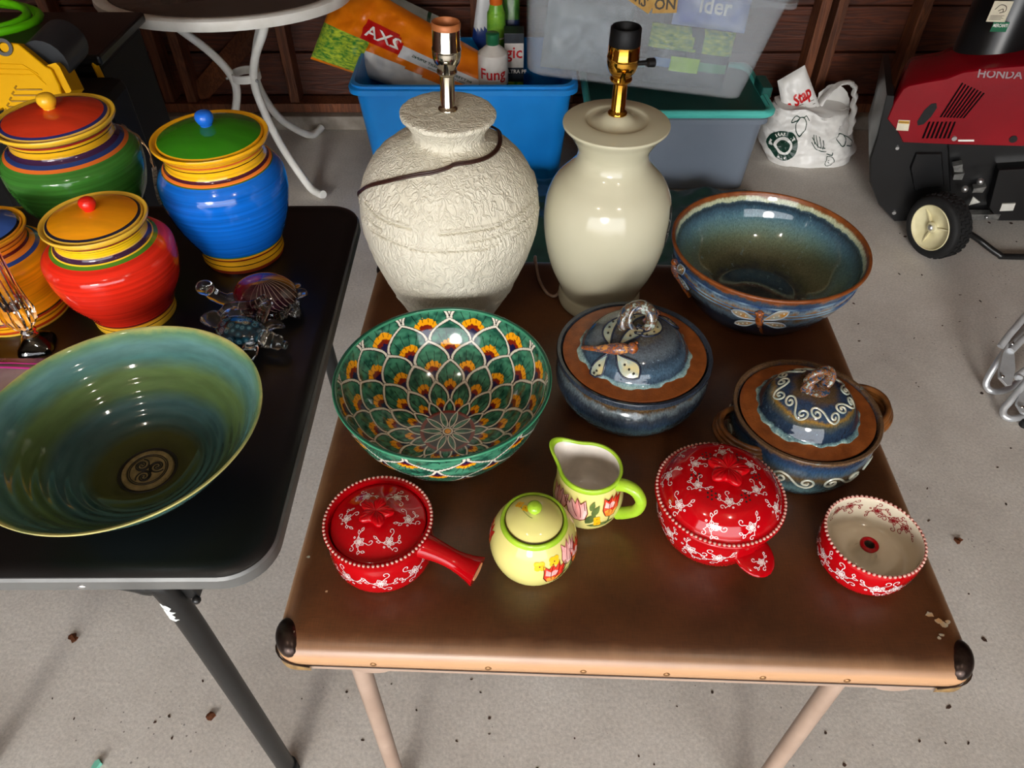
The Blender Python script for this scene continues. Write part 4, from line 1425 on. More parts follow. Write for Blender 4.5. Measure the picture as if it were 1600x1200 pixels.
l1 = thing('lamp_base', 'white textured plaster urn lamp base with brown cord draped across', 'lamp', (-.109, 1.062, T), rot=(0, R(2.2), 0))
ZS = 1.05
prof = crv([(r_, z_ * ZS) for r_, z_ in [(.074, 0), (.080, .003), (.090, .022), (.109, .062), (.130, .115), (.1430, .165), (.1445, .20), (.137, .238), (.117, .272), (.088, .296), (.066, .3055), (.0575, .309), (.0545, .313), (.0565, .322), (.065, .335), (.0708, .341)]], 38)
topd = crv([(r_, z_ * ZS) for r_, z_ in [(.0708, .341), (.0712, .345), (.067, .3475), (.05, .349), (.02, .3495), (.004, .3495)]], 6)


def plaster(th, s, r, z):
    d = np.zeros(th.shape)
    flat = np.stack([np.cos(th) * r, np.sin(th) * r, z], -1).reshape(-1, 3)
    vals = np.array([(1 - 2 * abs(noise.noise(Vector(p) * 42))) * .6 + noise.noise(Vector((p[0] * 95, p[1] * 95, p[2] * 60))) * .5 for p in flat]).reshape(th.shape)
    d += .0011 * vals
    for z0, wv in ((.244, 1.0), (.227, 1.6), (.211, 2.3), (.06, .5)):
        zc = z0 + .003 * np.sin(th + wv) + .0012 * np.sin(9 * th + wv)
        gate = vnoise(th / (2 * PI), z * 0 + .5, 22, 4, int(wv * 10)) > .33
        g = np.exp(-((z - zc) / .0017) ** 2)
        d -= .0055 * g * gate
        d += .0022 * np.exp(-((z - zc - .0040) / .0020) ** 2) * gate
    return d


def plaster_mat():
    m, nt, b = newmat('textured_plaster')
    tc = N(nt, 'ShaderNodeTexCoord')
    o = tc.outputs['Object']
    mp = N(nt, 'ShaderNodeMapping', {0: o, 3: (1, 1, .55)})
    n1 = N(nt, 'ShaderNodeTexNoise', {'Vector': mp.outputs[0], 'Scale': 85, 'Detail': 3, 'Distortion': 1.2})
    rd = N(nt, 'ShaderNodeMath', {0: n1.outputs[0], 1: .5}, operation='SUBTRACT')
    ab = N(nt, 'ShaderNodeMath', {0: rd.outputs[0]}, operation='ABSOLUTE')
    rr = N(nt, 'ShaderNodeMapRange', {0: ab.outputs[0], 1: 0, 2: .12, 3: 1, 4: 0})
    n2 = N(nt, 'ShaderNodeTexNoise', {'Vector': o, 'Scale': 10, 'Detail': 4})
    col = ramp(nt, n2.outputs[0], [(.3, 'c8c1ad'), (.7, 'd4cebc')])
    nt.links.new(col, b.inputs['Base Color'])
    b.inputs['Roughness'].default_value = .55
    bp = N(nt, 'ShaderNodeBump', {'Strength': .6, 'Distance': .0026, 'Height': rr.outputs[0]})
    nt.links.new(bp.outputs[0], b.inputs['Normal'])
    return m


PM = plaster_mat()
lathe_np('urn_body', [(.001, .001)] + prof + topd[1:], 360, None, PM, l1, disp=plaster)
socket(l1, .366, M['nickel'], M['nickel'], k_=1.08, h_stem=.056)
LS1 = Surf(prof)
cm = pm('brown_cord', '3a2018', .35, col2='2c1610', nscale=200)
CORD = [(60, .300), (40, .308), (20, .3145), (0, .3165), (-39, .3165), (-76, .3172), (-87, .3150), (-102, .31), (-116, .3048), (-131, .2947), (-147, .2777), (-157, .2624), (-165, .2459), (-173, .232), (-182, .215), (-195, .195)]
cd = MB()
for k in (-1, 1):
    pts = [LS1.at(R(a), LS1.atz(z) + k * .0016, .0030) for a, z in crv(CORD, 6)]
    cd.tube(pts, .0019, 8)
cd.build('cord', cm, l1, smooth=80)

l2 = thing('lamp_base', 'smooth glossy cream ceramic lamp base with polished brass socket', 'lamp', (.1590, 1.078, T))
prof = crv([(.066, 0), (.072, .002), (.0745, .012), (.073, .026), (.0715, .033), (.076, .046), (.090, .080), (.1005, .122), (.1055, .165), (.1035, .205), (.092, .236), (.073, .258), (.060, .274), (.0555, .288), (.0575, .301), (.068, .320), (.0795, .3335), (.0818, .3365)], 10)
topd = crv([(.0818, .3365), (.0815, .3395), (.078, .3405), (.062, .3435), (.05, .3445), (.045, .3425), (.038, .3420), (.028, .3450), (.018, .3515), (.012, .3535), (0, .354)], 5)
cg = pm('cream_lamp_glaze', 'bbb69e', .12, col2='b5b096', nscale=6)
bd = MB().lathe([(0, 0)] + prof + topd[1:], 128).build('body', cg, l2, smooth=50)
socket(l2, .3525, M['brass'], M['brass'], k_=1.22, h_stem=.052, switch=8, black_top=2)
OS = Surf(prof)
f = OS.mapper(R(-20), OS.atz(.178), off=.0006)
mb = MB()
mb.fill(crv([(-.014, -.03), (-.018, -.01), (-.013, .012), (-.004, .034), (.012, .032), (.02, .0), (.012, -.034), (-.014, -.03)], 4)[:-1], f)
mb.cm = 1
g = lambda u, v: f(u, v, .0004)
for q in ([(-.012, .02), (-.004, .008), (-.012, -.002)], [(-.014, -.006), (-.006, -.01), (-.012, -.022)], [(0, .026), (.002, .01), (-.002, -.006)], [(-.004, -.014), (.002, -.02), (-.006, -.028)], [(.008, .02), (.006, -.02)]):
    mb.stroke(crv(q, 5), .0017, g)
mb.build('printed_emblem', [M['black_plastic'], M['white_paint']], bd, smooth=0, recalc=False)
c2 = pm('clear_tan_cord', 'b49a88', .3, col2='a08472', nscale=100)
q = Vector((.1615, 1.093, T))
pts = [Vector((-.070, .01, .012)), Vector((-.080, .0, .006)), Vector((-.094, .012, .0035)), Vector((-.107, .05, .0035)), Vector((-.112, .10, .004)), Vector((-.113, .128, .003)), Vector((-.114, .1385, -.02)), Vector((-.114, .141, -.12)), Vector((-.107, .143, -.3))]
MB().tube(crv(pts, 6), .0028, 8, flat=1.0).build('cord', c2, l2, smooth=80)


# ---------------------------------------------------------------- glass
def glass(name, col, rough=0.0, ior=1.5):
    m, nt, b = newmat(name)
    b.inputs['Base Color'].default_value = hx(col)
    b.inputs['Roughness'].default_value = rough
    b.inputs['Transmission Weight'].default_value = 1
    b.inputs['IOR'].default_value = ior
    tc = N(nt, 'ShaderNodeTexCoord')
    no = N(nt, 'ShaderNodeTexNoise', {'Vector': tc.outputs['Object'], 'Scale': 40, 'Detail': 2})
    bp = N(nt, 'ShaderNodeBump', {'Strength': .08, 'Distance': .001, 'Height': no.outputs[0]})
    nt.links.new(bp.outputs[0], b.inputs['Normal'])
    return m


clear = glass('clear_glass', 'f4f6f6')


def flipper(mb, base, tip, w, th, bend=.0, seg=12):
    base, tip = Vector(base), Vector(tip)
    d = tip - base
    side = Vector((-d.y, d.x, 0)).normalized()
    rings = []
    for k in range(11):
        t = k / 10
        c = base + d * t + Vector((0, 0, bend * math.sin(PI * t)))
        ww = w * (.55 + .75 * math.sin(PI * min(1, t * 1.05)) ** .8) * (1 if t < .95 else .4)
        rings.append([c + side * (ww * math.cos(2 * PI * q / seg)) + Vector((0, 0, th * (1 - .5 * t) * math.sin(2 * PI * q / seg))) for q in range(seg)])
    mb.rings(rings)


def turtle_shell_swirl():
    m, nt, b = newmat('swirled_purple_glass')
    tc = N(nt, 'ShaderNodeTexCoord')
    sx = N(nt, 'ShaderNodeSeparateXYZ', {0: tc.outputs['Object']})
    an = N(nt, 'ShaderNodeMath', {0: sx.outputs[1], 1: sx.outputs[0]}, operation='ARCTAN2')
    ln = N(nt, 'ShaderNodeVectorMath', {0: tc.outputs['Object']}, operation='LENGTH')
    tw = N(nt, 'ShaderNodeMath', {0: ln.outputs[1], 1: 34.0, 2: an.outputs[0]}, operation='MULTIPLY_ADD')
    f = N(nt, 'ShaderNodeMath', {0: tw.outputs[0], 1: 2 * PI}, operation='DIVIDE')
    fr = N(nt, 'ShaderNodeMath', {0: f.outputs[0]}, operation='FRACT')
    col = ramp(nt, fr.outputs[0], [(0, '5a1466'), (.12, '7a1650'), (.25, '8a1020'), (.4, '3a0c1c'), (.6, '2a0e1c'), (.74, '3a2414'), (.8, 'a8701c'), (.88, '5a1848'), (1, '3a1c70')])
    s2 = N(nt, 'ShaderNodeMath', {0: tw.outputs[0], 1: 30.0}, operation='MULTIPLY')
    sn = N(nt, 'ShaderNodeMath', {0: s2.outputs[0]}, operation='SINE')
    ls = N(nt, 'ShaderNodeMapRange', {0: sn.outputs[0], 1: .8, 2: .96, 3: 0, 4: .45})
    gt = N(nt, 'ShaderNodeMapRange', {0: fr.outputs[0], 1: .42, 2: .5, 3: 0, 4: 1})
    ml = N(nt, 'ShaderNodeMath', {0: ls.outputs[0], 1: gt.outputs[0]}, operation='MULTIPLY')
    mx = N(nt, 'ShaderNodeMix', {0: ml.outputs[0], 6: col, 7: hx('b8a898')}, data_type='RGBA')
    nt.links.new(mx.outputs[2], b.inputs['Base Color'])
    b.inputs['Roughness'].default_value = .02
    b.inputs['Coat Weight'].default_value = .6
    return m


def turtle_shell_cells():
    m, nt, b = newmat('teal_honeycomb_glass')
    tc = N(nt, 'ShaderNodeTexCoord')
    v = N(nt, 'ShaderNodeTexVoronoi', {'Vector': tc.outputs['Object'], 'Scale': 95, 'Randomness': .55})
    col = ramp(nt, v.outputs['Distance'], [(0, '3a1a20'), (.14, '6a8a94'), (.22, '12181e'), (.34, '5a8ea0'), (.42, '1a4a5e'), (.6, '0e3040'), (1, '071a24')])
    nt.links.new(col, b.inputs['Base Color'])
    b.inputs['Roughness'].default_value = .03
    b.inputs['Coat Weight'].default_value = .6
    bp = N(nt, 'ShaderNodeBump', {'Strength': .4, 'Distance': .002, 'Height': v.outputs['Distance']})
    nt.links.new(bp.outputs[0], b.inputs['Normal'])
    return m


c = atz(418, 468, B + .02)
t1 = thing('glass_turtle', 'glass sea turtle with purple and amber swirled shell', 'figurine', (c.x, c.y, B), R(192))
t1.scale = (1.22, 1.22, 1.3)
MB().sphere((0, 0, .026), (.043, .036, .023), 40, 24, Matrix.Rotation(R(-6), 3, 'Y')).build('shell', turtle_shell_swirl(), t1, smooth=180)
mb = MB().tube(crv([(.033, 0, .022), (.052, .002, .024), (.066, .004, .036), (.071, .004, .045)], 6), [.010] * 6 + [.0085] * 6 + [.009] * 7, 14)
mb.sphere((.074, .004, .049), (.0125, .010, .010), 18, 12)
mb.build('head', clear, t1, smooth=80)
for a, L_ in ((48, .036), (-48, .036), (138, .026), (-138, .026), (180, .022)):
    mb = MB()
    b0 = (.034 * math.cos(R(a)), .028 * math.sin(R(a)), .014)
    flipper(mb, b0, (b0[0] + L_ * math.cos(R(a * .95)), b0[1] + L_ * math.sin(R(a * .95)), .008 + (.012 if a == 180 else 0)), .0085, .005, .003)
    mb.build('flipper', clear, t1, smooth=80)
mb = MB()
for k in range(40):
    a = 2 * PI * k / 40
    mb.tube([(.032 * math.cos(a), .027 * math.sin(a), .008), (.041 * math.cos(a), .035 * math.sin(a), .003)], .0022, 6)
mb.lathe([(0, .001), (.034, .001), (.030, .012), (0, .014)], 32)
mb.build('ribbed_base', clear, t1, smooth=60)

c = atz(377, 520, B + .02)
t2 = thing('glass_turtle', 'clear glass sea turtle with teal honeycomb shell beside the green bowl', 'figurine', (c.x, c.y, B), R(-18))
t2.scale = (1.12, 1.12, 1.2)
MB().sphere((0, 0, .02), (.038, .027, .017), 40, 24).build('shell', turtle_shell_cells(), t2, smooth=180)
mb = MB()
mb.sphere((0, 0, .014), (.043, .031, .0125), 32, 16)
mb.build('underbody', clear, t2, smooth=180)
mb = MB().tube(crv([(.036, 0, .016), (.05, .0, .016), (.066, 0, .013), (.074, 0, .012)], 5), [.013] * 5 + [.011] * 5 + [.006] * 5 + [.004], 14)
mb.build('tail', clear, t2, smooth=80)
for (bx, by, tx, ty, tz, w_) in ((.018, .022, .024, .050, .042, .009), (.030, .016, .052, .034, .016, .009), (-.02, .022, -.045, .036, .03, .011), (-.038, 0, -.062, .006, .03, .012), (.028, -.018, .04, -.04, .008, .009), (-.02, -.02, -.04, -.045, .008, .01)):
    mb = MB()
    flipper(mb, (bx, by, .02), (tx, ty, tz), w_, .0045, .006)
    mb.build('flipper', clear, t2, smooth=80)
mb = MB().tube(crv([(-.04, .012, .028), (-.03, .026, .036), (-.005, .036, .038), (.010, .041, .042), (.020, .048, .048)], 5), [.006] * 21, 10)
mb.build('long_fin', clear, t2, smooth=80)

# crystal candlestick
c = atz(57, 538, B + .006)
cs = thing('candlestick', 'cut crystal candlestick with square faceted foot at the left edge', 'candlestick', (c.x, c.y, B), R(18))


def sq(h, z, n=32, p=5, tw=0):
    out = []
    for k in range(n):
        a = 2 * PI * k / n
        ca, sa = math.cos(a), math.sin(a)
        r = h / ((abs(ca) ** p + abs(sa) ** p) ** (1 / p))
        out.append((r * math.cos(a + tw), r * math.sin(a + tw), z))
    return out


MB().rings([sq(.027, 0), sq(.0275, .004), sq(.025, .010), sq(.017, .019, tw=.2), sq(.011, .025, p=3, tw=.4)]).build('foot', clear, cs, smooth=25)
mb = MB().lathe([(0, .024), (.010, .024), (.0125, .028), (.0095, .032), (.0125, .036), (.010, .040), (.013, .046)], 12)
mb.build('stem', clear, cs, smooth=25)
n = 12
rings = []
for r_, z in ((.013, .045), (.022, .058), (.024, .070), (.0215, .085), (.0195, .12), (.0205, .165), (.023, .20), (.019, .20), (.015, .12), (.013, .085)):
    rings.append([(r_ * (1 + .07 * (-1) ** k) * math.cos(PI * k / n), r_ * (1 + .07 * (-1) ** k) * math.sin(PI * k / n), z) for k in range(2 * n)])
MB().rings(rings).build('fluted_cup', clear, cs, smooth=20)

# zip bag
zb = thing('zip_bag', 'clear plastic zip bag with magenta seal lying behind the green bowl', 'plastic bag', (-.735, .80, B))
film = pm('clear_film', 'd8c0c4', .12, col2='c8b0b4', alpha=.45, nscale=30, bump=.3)
mb = MB()
rows = []
for i in range(13):
    rows.append([(-.09 + .18 * j / 12, -.05 + .115 * i / 12, .004 + .0035 * noise.noise(Vector((i * .5, j * .45, 3))) + .0015) for j in range(13)])
mb.rings(rows, (False, False), False)
mb.build('film', film, zb, smooth=180, recalc=False)
mag = pm('magenta_zip', 'b0287a', .3)
for y, r_ in ((.042, .0016), (.052, .0011)):
    MB().tube([(-.09 + .18 * j / 12, y, .0085 + .001 * math.sin(j)) for j in range(13)], r_, 6).build('zip_seal', mag, zb)
MB().box((0, .058, .0075), (.18, .012, .0012)).build('tinted_band', pm('mauve_film', '7a4a66', .2, alpha=.8), zb, smooth=0)
vs_, fs_ = TX['cap']
lettering(TX['cap'], plane_map((.058, .058, .0084), (1, 0, 0), (0, 1, 0)), M['white_paint'], zb)


# ---------------------------------------------------------------- white patio table
pt = thing('patio_table', 'white metal patio table with brown glass top and curled legs', 'table', (-1.02, 2.845, 0))
ov = lambda k, rx, ry, z: [(rx * math.cos(2 * PI * i / 72), ry * math.sin(2 * PI * i / 72), z) for i in range(72)]
RX, RY, TZ = .445, .335, .70
MB().rings([ov(0, RX - .045, RY - .045, TZ - .03), ov(0, RX, RY, TZ - .035), ov(0, RX + .006, RY + .006, TZ - .02), ov(0, RX + .004, RY + .004, TZ - .003), ov(0, RX - .004, RY - .004, TZ + .002), ov(0, RX - .035, RY - .035, TZ), ov(0, RX - .045, RY - .045, TZ - .006)], (False, False)).build('top_rim', M['white_paint'], pt, smooth=50)
MB().rings([ov(0, RX - .04, RY - .04, TZ - .012), ov(0, RX - .04, RY - .04, TZ - .001), ov(0, RX - .044, RY - .044, TZ + .001)]).build('glass_top', M['glass_top'], pt, smooth=30)
for a in (-42, 64, 200):
    ca, sa = math.cos(R(a)), math.sin(R(a))
    prof = crv([(.24, .672), (.20, .60), (.105, .49), (.052, .39), (.058, .30), (.13, .16), (.27, .03), (.335, .014), (.37, .022)], 7)
    MB().tube([(p[0] * ca, p[0] * sa, p[1]) for p in prof], .0155, 12).build('leg', M['white_paint'], pt, smooth=80)
MB().lathe([(.050, .375), (.055, .377), (.055, .405), (.050, .407), (.046, .405), (.046, .377)], 40).build('ring_collar', M['white_paint'], pt, smooth=40)
for a in (-42, 64, 200):
    MB().sphere((.071 * math.cos(R(a)), .071 * math.sin(R(a)), .388), (.006, .006, .006), 10, 6).build('screw', M['steel'], pt)


# ---------------------------------------------------------------- storage tubs
def plastic(name, col, mixf, rough=.35, col2=None):
    m, nt, b = newmat(name)
    tc = N(nt, 'ShaderNodeTexCoord')
    no = N(nt, 'ShaderNodeTexNoise', {'Vector': tc.outputs['Object'], 'Scale': 5, 'Detail': 4})
    mx = N(nt, 'ShaderNodeMix', {0: no.outputs[0], 6: hx(col), 7: hx(col2 or col)}, data_type='RGBA')
    nt.links.new(mx.outputs[2], b.inputs['Base Color'])
    b.inputs['Roughness'].default_value = rough
    tr = N(nt, 'ShaderNodeBsdfTransparent', {0: (.93, .95, .97, 1)})
    ms = N(nt, 'ShaderNodeMixShader', {0: mixf, 1: tr.outputs[0], 2: b.outputs[0]})
    nt.links.new(ms.outputs[0], nt.nodes['Material Output'].inputs[0])
    return m


def tub(parent, hb, ht, h, rad, mat, name='body', lip=.018, th=.003, lipmat=None):
    rr = lambda hx_, hy_, z: rrect(hx_, hy_, rad, 7, z)
    mb = MB().rings([rr(hb[0] - .02, hb[1] - .02, .0), rr(hb[0], hb[1], .012), rr(ht[0], ht[1], h), rr(ht[0] - th, ht[1] - th, h), rr(hb[0] - th, hb[1] - th, .016), rr(hb[0] - .03, hb[1] - .03, .012)])
    o = mb.build(name, mat, parent, smooth=40)
    MB().rings([rr(ht[0] - .001, ht[1] - .001, h - .035), rr(ht[0] + lip, ht[1] + lip, h - .03), rr(ht[0] + lip, ht[1] + lip, h - .012), rr(ht[0] + lip * .5, ht[1] + lip * .5, h - .008), rr(ht[0] + lip * .5, ht[1] + lip * .5, h), rr(ht[0] - th, ht[1] - th, h + .002), rr(ht[0] - th - .001, ht[1] - th - .001, h - .01)],
               (False, False)).build('lip', lipmat or mat, parent, smooth=40)
    return o


bl = thing('storage_tub', 'blue plastic storage tub filled with garden bags and bottles', 'storage bin', (-.175, 2.835, 0))
tub(bl, (.355, .20), (.395, .228), .45, .055, pm('blue_plastic', '1e96f0', .3, col2='1484dc', nscale=3))

lb = thing('storage_bin', 'grey translucent storage bin with teal lid, under the clear bin', 'storage bin', (.622, 2.845, 0))
tub(lb, (.305, .185), (.325, .205), .325, .04, plastic('grey_translucent', '8e98a6', .82, .3, '7c8694'), lip=.012)
teal = pm('teal_plastic', '62d4c8', .3, col2='58c8bc', nscale=5)
teald = pm('teal_plastic_inside', '1f5a52', .35, col2='1a4e48', nscale=5)
MB().rings([rrect(.345 - i, .226 - i, .045, 7, z) for i, z in [(.01, .322), (0, .324), (-.006, .332), (-.006, .345), (0, .351), (.012, .351), (.018, .345), (.022, .334)]]).build('lid', teal, lb, smooth=40)
MB().rings([rrect(.345 - i, .226 - i, .04, 7, z) for i, z in [(.0125, .3512), (.0225, .3350), (.05, .3345)]], (False, True)).build('lid_panel', teald, lb, smooth=40)
MB().rings([rrect(.02, .06, .008, 4, z) for z in (.335, .375)]).build('lid_latch', teald, lb, (.345, -.02, 0), smooth=40, bevel=.004)

cb = thing('storage_bin', 'clear storage bin of garden seed bags, tilted on top of the others', 'storage bin', (.445, 2.826, .428), rot=(0, R(7.0), 0))
CLR = plastic('clear_milky_plastic', 'f4f8fc', .19, .10, 'e6eef4')
tub(cb, (.395, .205), (.440, .235), .37, .06, CLR, lip=.022)


def pillow(name, parent, cs, bulge, mats, seed, na=28, nb=22, crumple=.006, mfn=None, cs_scale=14):
    """soft filled bag between four corners (TL, TR, BR, BL)"""
    TL, TR, BR, BL = [Vector(c) for c in cs]
    nrm = (BL - TL).cross(TR - TL).normalized()
    mb = MB()

    def pt(s, t, side):
        p = TL.lerp(TR, s).lerp(BL.lerp(BR, s), t)
        b = (max(0, 1 - (2 * s - 1) ** 4) * max(0, 1 - (2 * t - 1) ** 4)) ** .6
        return p - nrm * side * (bulge * b + crumple * b * ridge(p, cs_scale, seed))

    def front(s, t, off=0.0):
        return pt(s, t, -1) + nrm * off
    for side in (-1, 1):
        g = [[pt(i / na, j / nb, side) for i in range(na + 1)] for j in range(nb + 1)]
        o = len(mb.v)
        mb.v += [tuple(p) for r_ in g for p in r_]
        for j in range(nb):
            for i in range(na):
                q = [o + j * (na + 1) + i, o + j * (na + 1) + i + 1, o + (j + 1) * (na + 1) + i + 1, o + (j + 1) * (na + 1) + i]
                mb.f.append(tuple(q if side < 0 else q[::-1]))
                mb.m.append(mfn((i + .5) / na, (j + .5) / nb) if (mfn and side < 0) else 0)
    ob = mb.build(name, mats, parent, smooth=60, recalc=False)
    return ob, front


def loc_thing(name, label, cat, w, group=None):
    t = thing(name, label, cat, w, group=group)
    return t, (lambda p: Vector(p) - Vector(w))


# things in the blue tub
sb_, L_ = loc_thing('soil_bag', 'dark crumpled soil bag at the bottom of the blue tub', 'bag', (-.175, 2.835, .016))
pillow('sack', sb_, [L_((-.50, 3.0, .12)), L_((.16, 3.0, .12)), L_((.16, 2.66, .12)), L_((-.50, 2.66, .12))], .075, [pm('dark_sack', '2a1a16', .5, col2='1a1210')], 3)

ob_, L_ = loc_thing('fertilizer_bag', 'orange lawn fertilizer bag slumped over the rim of the blue tub', 'bag', (-.40, 2.80, .20))
org = pm('orange_bag_film', 'ee8410', .28, col2='d86c08', nscale=12)
gph = pm('grass_photo_print', '2f7a30', .3, col2='b8c83a', nscale=45, nstretch=(1, 1, 3))
whf = pm('white_bag_film', 'd6d8d8', .28, col2='c4c8cc', nscale=10)
rdf = pm('red_bag_print', 'c81818', .28, col2='b01212', nscale=10)
drk = pm('dark_green_print', '1e4a34', .35)


def orange_regions(s, t):
    if .42 < t < .55 + .05 * s and s > .52:
        return 2
    if .30 < t < .56 and .28 < s < .52 + (t - .43) * .3:
        return 3
    if t > .56 and s < .34 and t < .97:
        return 1
    if t > .66 + .25 * max(0, s - .5) and .34 <= s < .86:
        return 2
    return 0


ca_ = [L_(aty(535, -42, 3.11)), L_(aty(775, 95, 2.84)), L_(aty(735, 175, 2.72)), L_(aty(485, 92, 3.02))]
o, fr = pillow('sack', ob_, ca_, .05, [org, gph, whf, rdf], 9, 48, 36, .011, orange_regions)
uvf = lambda s0, t0, ang, ks, kt: (lambda u, v: fr(s0 + (u * math.cos(ang) - v * math.sin(ang)) * ks, t0 + (u * math.sin(ang) + v * math.cos(ang)) * kt, .004))
lettering(TX['bag_big'], uvf(.40, .435, PI, 1.55, 2.6), M['white_paint'], o)
lettering(TX['bag_small'], uvf(.77, .50, PI + .03, 1.28, 2.3), drk, o)
lettering(TX['bag_small2'], uvf(.81, .558, PI + .03, 1.35, 2.3), drk, o)

gb_, L_ = loc_thing('seed_bag', 'white printed seed bag behind the orange fertilizer bag', 'bag', (-.30, 2.98, .3))
gr = pm('grey_white_film', 'b8beba', .3, col2='98a09c', nscale=14)


def grey_regions(s, t):
    return 1 if (.72 < s < .76 or .84 < s < .86) else 0


o, fr = pillow('sack', gb_, [L_(aty(548, -40, 3.19)), L_(aty(712, 38, 3.15)), L_(aty(700, 90, 3.12)), L_(aty(560, 40, 3.17))], .02, [gr, drk], 21, 30, 20, .006, grey_regions)

jg, L_ = loc_thing('jug', 'white garden chemical jug with green cap and red lettering in the blue tub', 'bottle', aty(771, 140, 2.79))
z0 = .20 - aty(771, 140, 2.79).z
ht = aty(771, 72, 2.79).z - aty(771, 140, 2.79).z
MB().lathe(crv([(0, z0), (.05, z0), (.056, z0 + .02), (.056, ht - .05), (.05, ht - .02), (.024, ht + .004), (.022, ht + .012)], 5), 32).build('body', pm('white_jug', 'd8d4cc', .3, col2='cfc8c0'), jg, smooth=50)
MB().lathe([(.023, ht + .008), (.0245, ht + .01), (.0245, ht + .045), (.02, ht + .048), (0, ht + .048)], 24).build('cap', pm('dark_green_cap', '1e6a44', .35), jg, smooth=40)
cyl = lambda r_, z: (lambda u, v: Vector((r_ * math.sin(u / r_), -r_ * math.cos(u / r_), z + v)))
lettering(TX['fung'], cyl(.0572, ht - .085), rdf, jg)
MB().lathe([(.0566, ht - .19), (.0569, ht - .185), (.0569, ht - .135), (.0566, ht - .13)], 32).build('label_band', pm('dark_label', '2a2430', .4), jg)

bx2, L_ = loc_thing('box', 'dark garden chemical box with red and white panels in the blue tub', 'box', aty(803, 150, 2.87))
zb0 = .20 - aty(803, 150, 2.87).z
hb_ = aty(803, 74, 2.87).z - aty(803, 150, 2.87).z
b_ = MB().box((0, .04, (zb0 + hb_ + .05) / 2), (.075, .08, hb_ + .05 - zb0)).build('carton', pm('dark_carton', '1c2028', .4, col2='28303a'), bx2, smooth=0, bevel=.002)
MB().box((-.0, -.0012, hb_ - .03), (.072, .002, .09)).build('white_panel', pm('white_panel', 'd8d2cc', .4), bx2, smooth=0)
lettering(TX['gic'], plane_map((.0, -.0028, hb_ - .02), (1, 0, 0), (0, 0, 1)), rdf, bx2)
lettering(TX['ultra'], plane_map((.005, -.0028, hb_ - .09), (1, 0, 0), (0, 0, 1)), M['white_paint'], bx2)
MB().box((.0, -.0012, hb_ - .155), (.07, .002, .05)).build('green_panel', gph, bx2, smooth=0)

sb2, L_ = loc_thing('spray_bottle', 'light green garden bottle with orange cap beside the clear bin', 'bottle', aty(776, 70, 2.97))
zz = aty(776, 70, 2.97).z
h1 = aty(776, 4, 2.97).z - zz
MB().lathe(crv([(0, .20 - zz), (.034, .20 - zz), (.036, .22 - zz), (.036, h1 - .07), (.030, h1 - .03), (.022, h1)], 5), 28).build('body', pm('lime_label', '8cc43c', .3, col2='5a9a30', nscale=25), sb2, smooth=50)
MB().lathe([(.0235, h1 - .004), (.0245, h1), (.0245, h1 + .03), (.018, h1 + .036), (0, h1 + .036)], 24).build('cap', pm('orange_cap', 'e06a1c', .35), sb2, smooth=40)
MB().lathe([(.0363, .03), (.0366, .031), (.0366, .035), (.0363, .036)], 28).build('white_stripe', M['white_paint'], sb2)

wb2, L_ = loc_thing('seed_pouch', 'white and blue pouch leaning beside the green bottle', 'bag', aty(750, 60, 3.0))
o, fr = pillow('pouch', wb2, [L_(aty(750, -40, 3.10)), L_(aty(775, -40, 3.10)), L_(aty(768, 110, 3.04)), L_(aty(738, 60, 3.05))], .015, [whf, pm('navy_print', '1f3c86', .3)], 33, 12, 16, .003, lambda s, t: 1 if t > .45 + .4 * (1 - s) else 0)
gp2, L_ = loc_thing('seed_pouch', 'green grass seed pouch with navy base behind the bottle', 'bag', aty(803, 60, 3.02))
o, fr = pillow('pouch', gp2, [L_(aty(786, -45, 3.10)), L_(aty(812, -45, 3.10)), L_(aty(812, 70, 3.04)), L_(aty(784, 70, 3.04))], .02, [pm('grass_print', '5c9a3c', .3, col2='2c5a24', nscale=40, nstretch=(1, 1, .3)), pm('navy_print2', '1c2c58', .3)], 34, 14, 14, .003, lambda s, t: 1 if t > .66 else 0)


# seed bags inside the clear bin (their own things)
def bin_bag(label, x, y0, w, h, z0, mats, seed, mfn=None, tilt=0.0):
    t = thing('seed_bag', label, 'bag', (0, 0, 0), group='bags in the clear bin', rot=(0, R(7.0), 0))
    Mx = Matrix.Rotation(R(7.0), 4, 'Y')
    t.location = Vector((.445, 2.826, .428)) + (Mx @ Vector((x, y0, z0 + .02)))
    o, fr = pillow('sack', t, [(-w / 2, .05, h), (w / 2, .05 + tilt, h), (w / 2, 0, 0), (-w / 2, 0, 0)], .03, mats, seed, 26, 20, .008, mfn)
    return t, o, fr


dkf = pm('dark_seed_film', '3a444c', .25, col2='2c343c', nscale=14)
t_, o, fr = bin_bag('dark grass seed bag with lime label inside the clear bin', .17, -.165, .30, .185, .0, [dkf, gph, pm('lime_print', 'a8d820', .3), pm('green_print', '3a8a5a', .3), pm('sky_print', '4a7ab0', .3)], 41,
                    lambda s, t: 1 if (t < .42 and (s < .45 + .2 * t or s > .62)) else (2 if .50 < t < .74 and .26 < s < .62 else (3 if .56 < t < .7 and .62 < s < .96 else (4 if .55 < t < .72 and .06 < s < .26 else 0))))
t_, o, fr = bin_bag('silver film bag inside the clear bin', -.20, -.150, .30, .24, .0, [pm('silver_film', 'a4acb0', .18, col2='7e888c', nscale=14)], 42)
t_, o, fr = bin_bag('blue bag with white lettering at the top of the clear bin', .21, -.140, .26, .14, .195, [pm('blue_white_film', '3a5ab8', .25, col2='c8d0dc', nscale=8)], 43)
lettering(TX['der'], lambda u, v: fr(.5 + u / .26, .55 - v / .14, .004), M['white_paint'], o)
t_, o, fr = bin_bag('pale floral bag at the top left of the clear bin', -.22, -.06, .30, .14, .235, [pm('pale_film', 'c0c4b8', .3, col2='a8b49a', nscale=20)], 44)
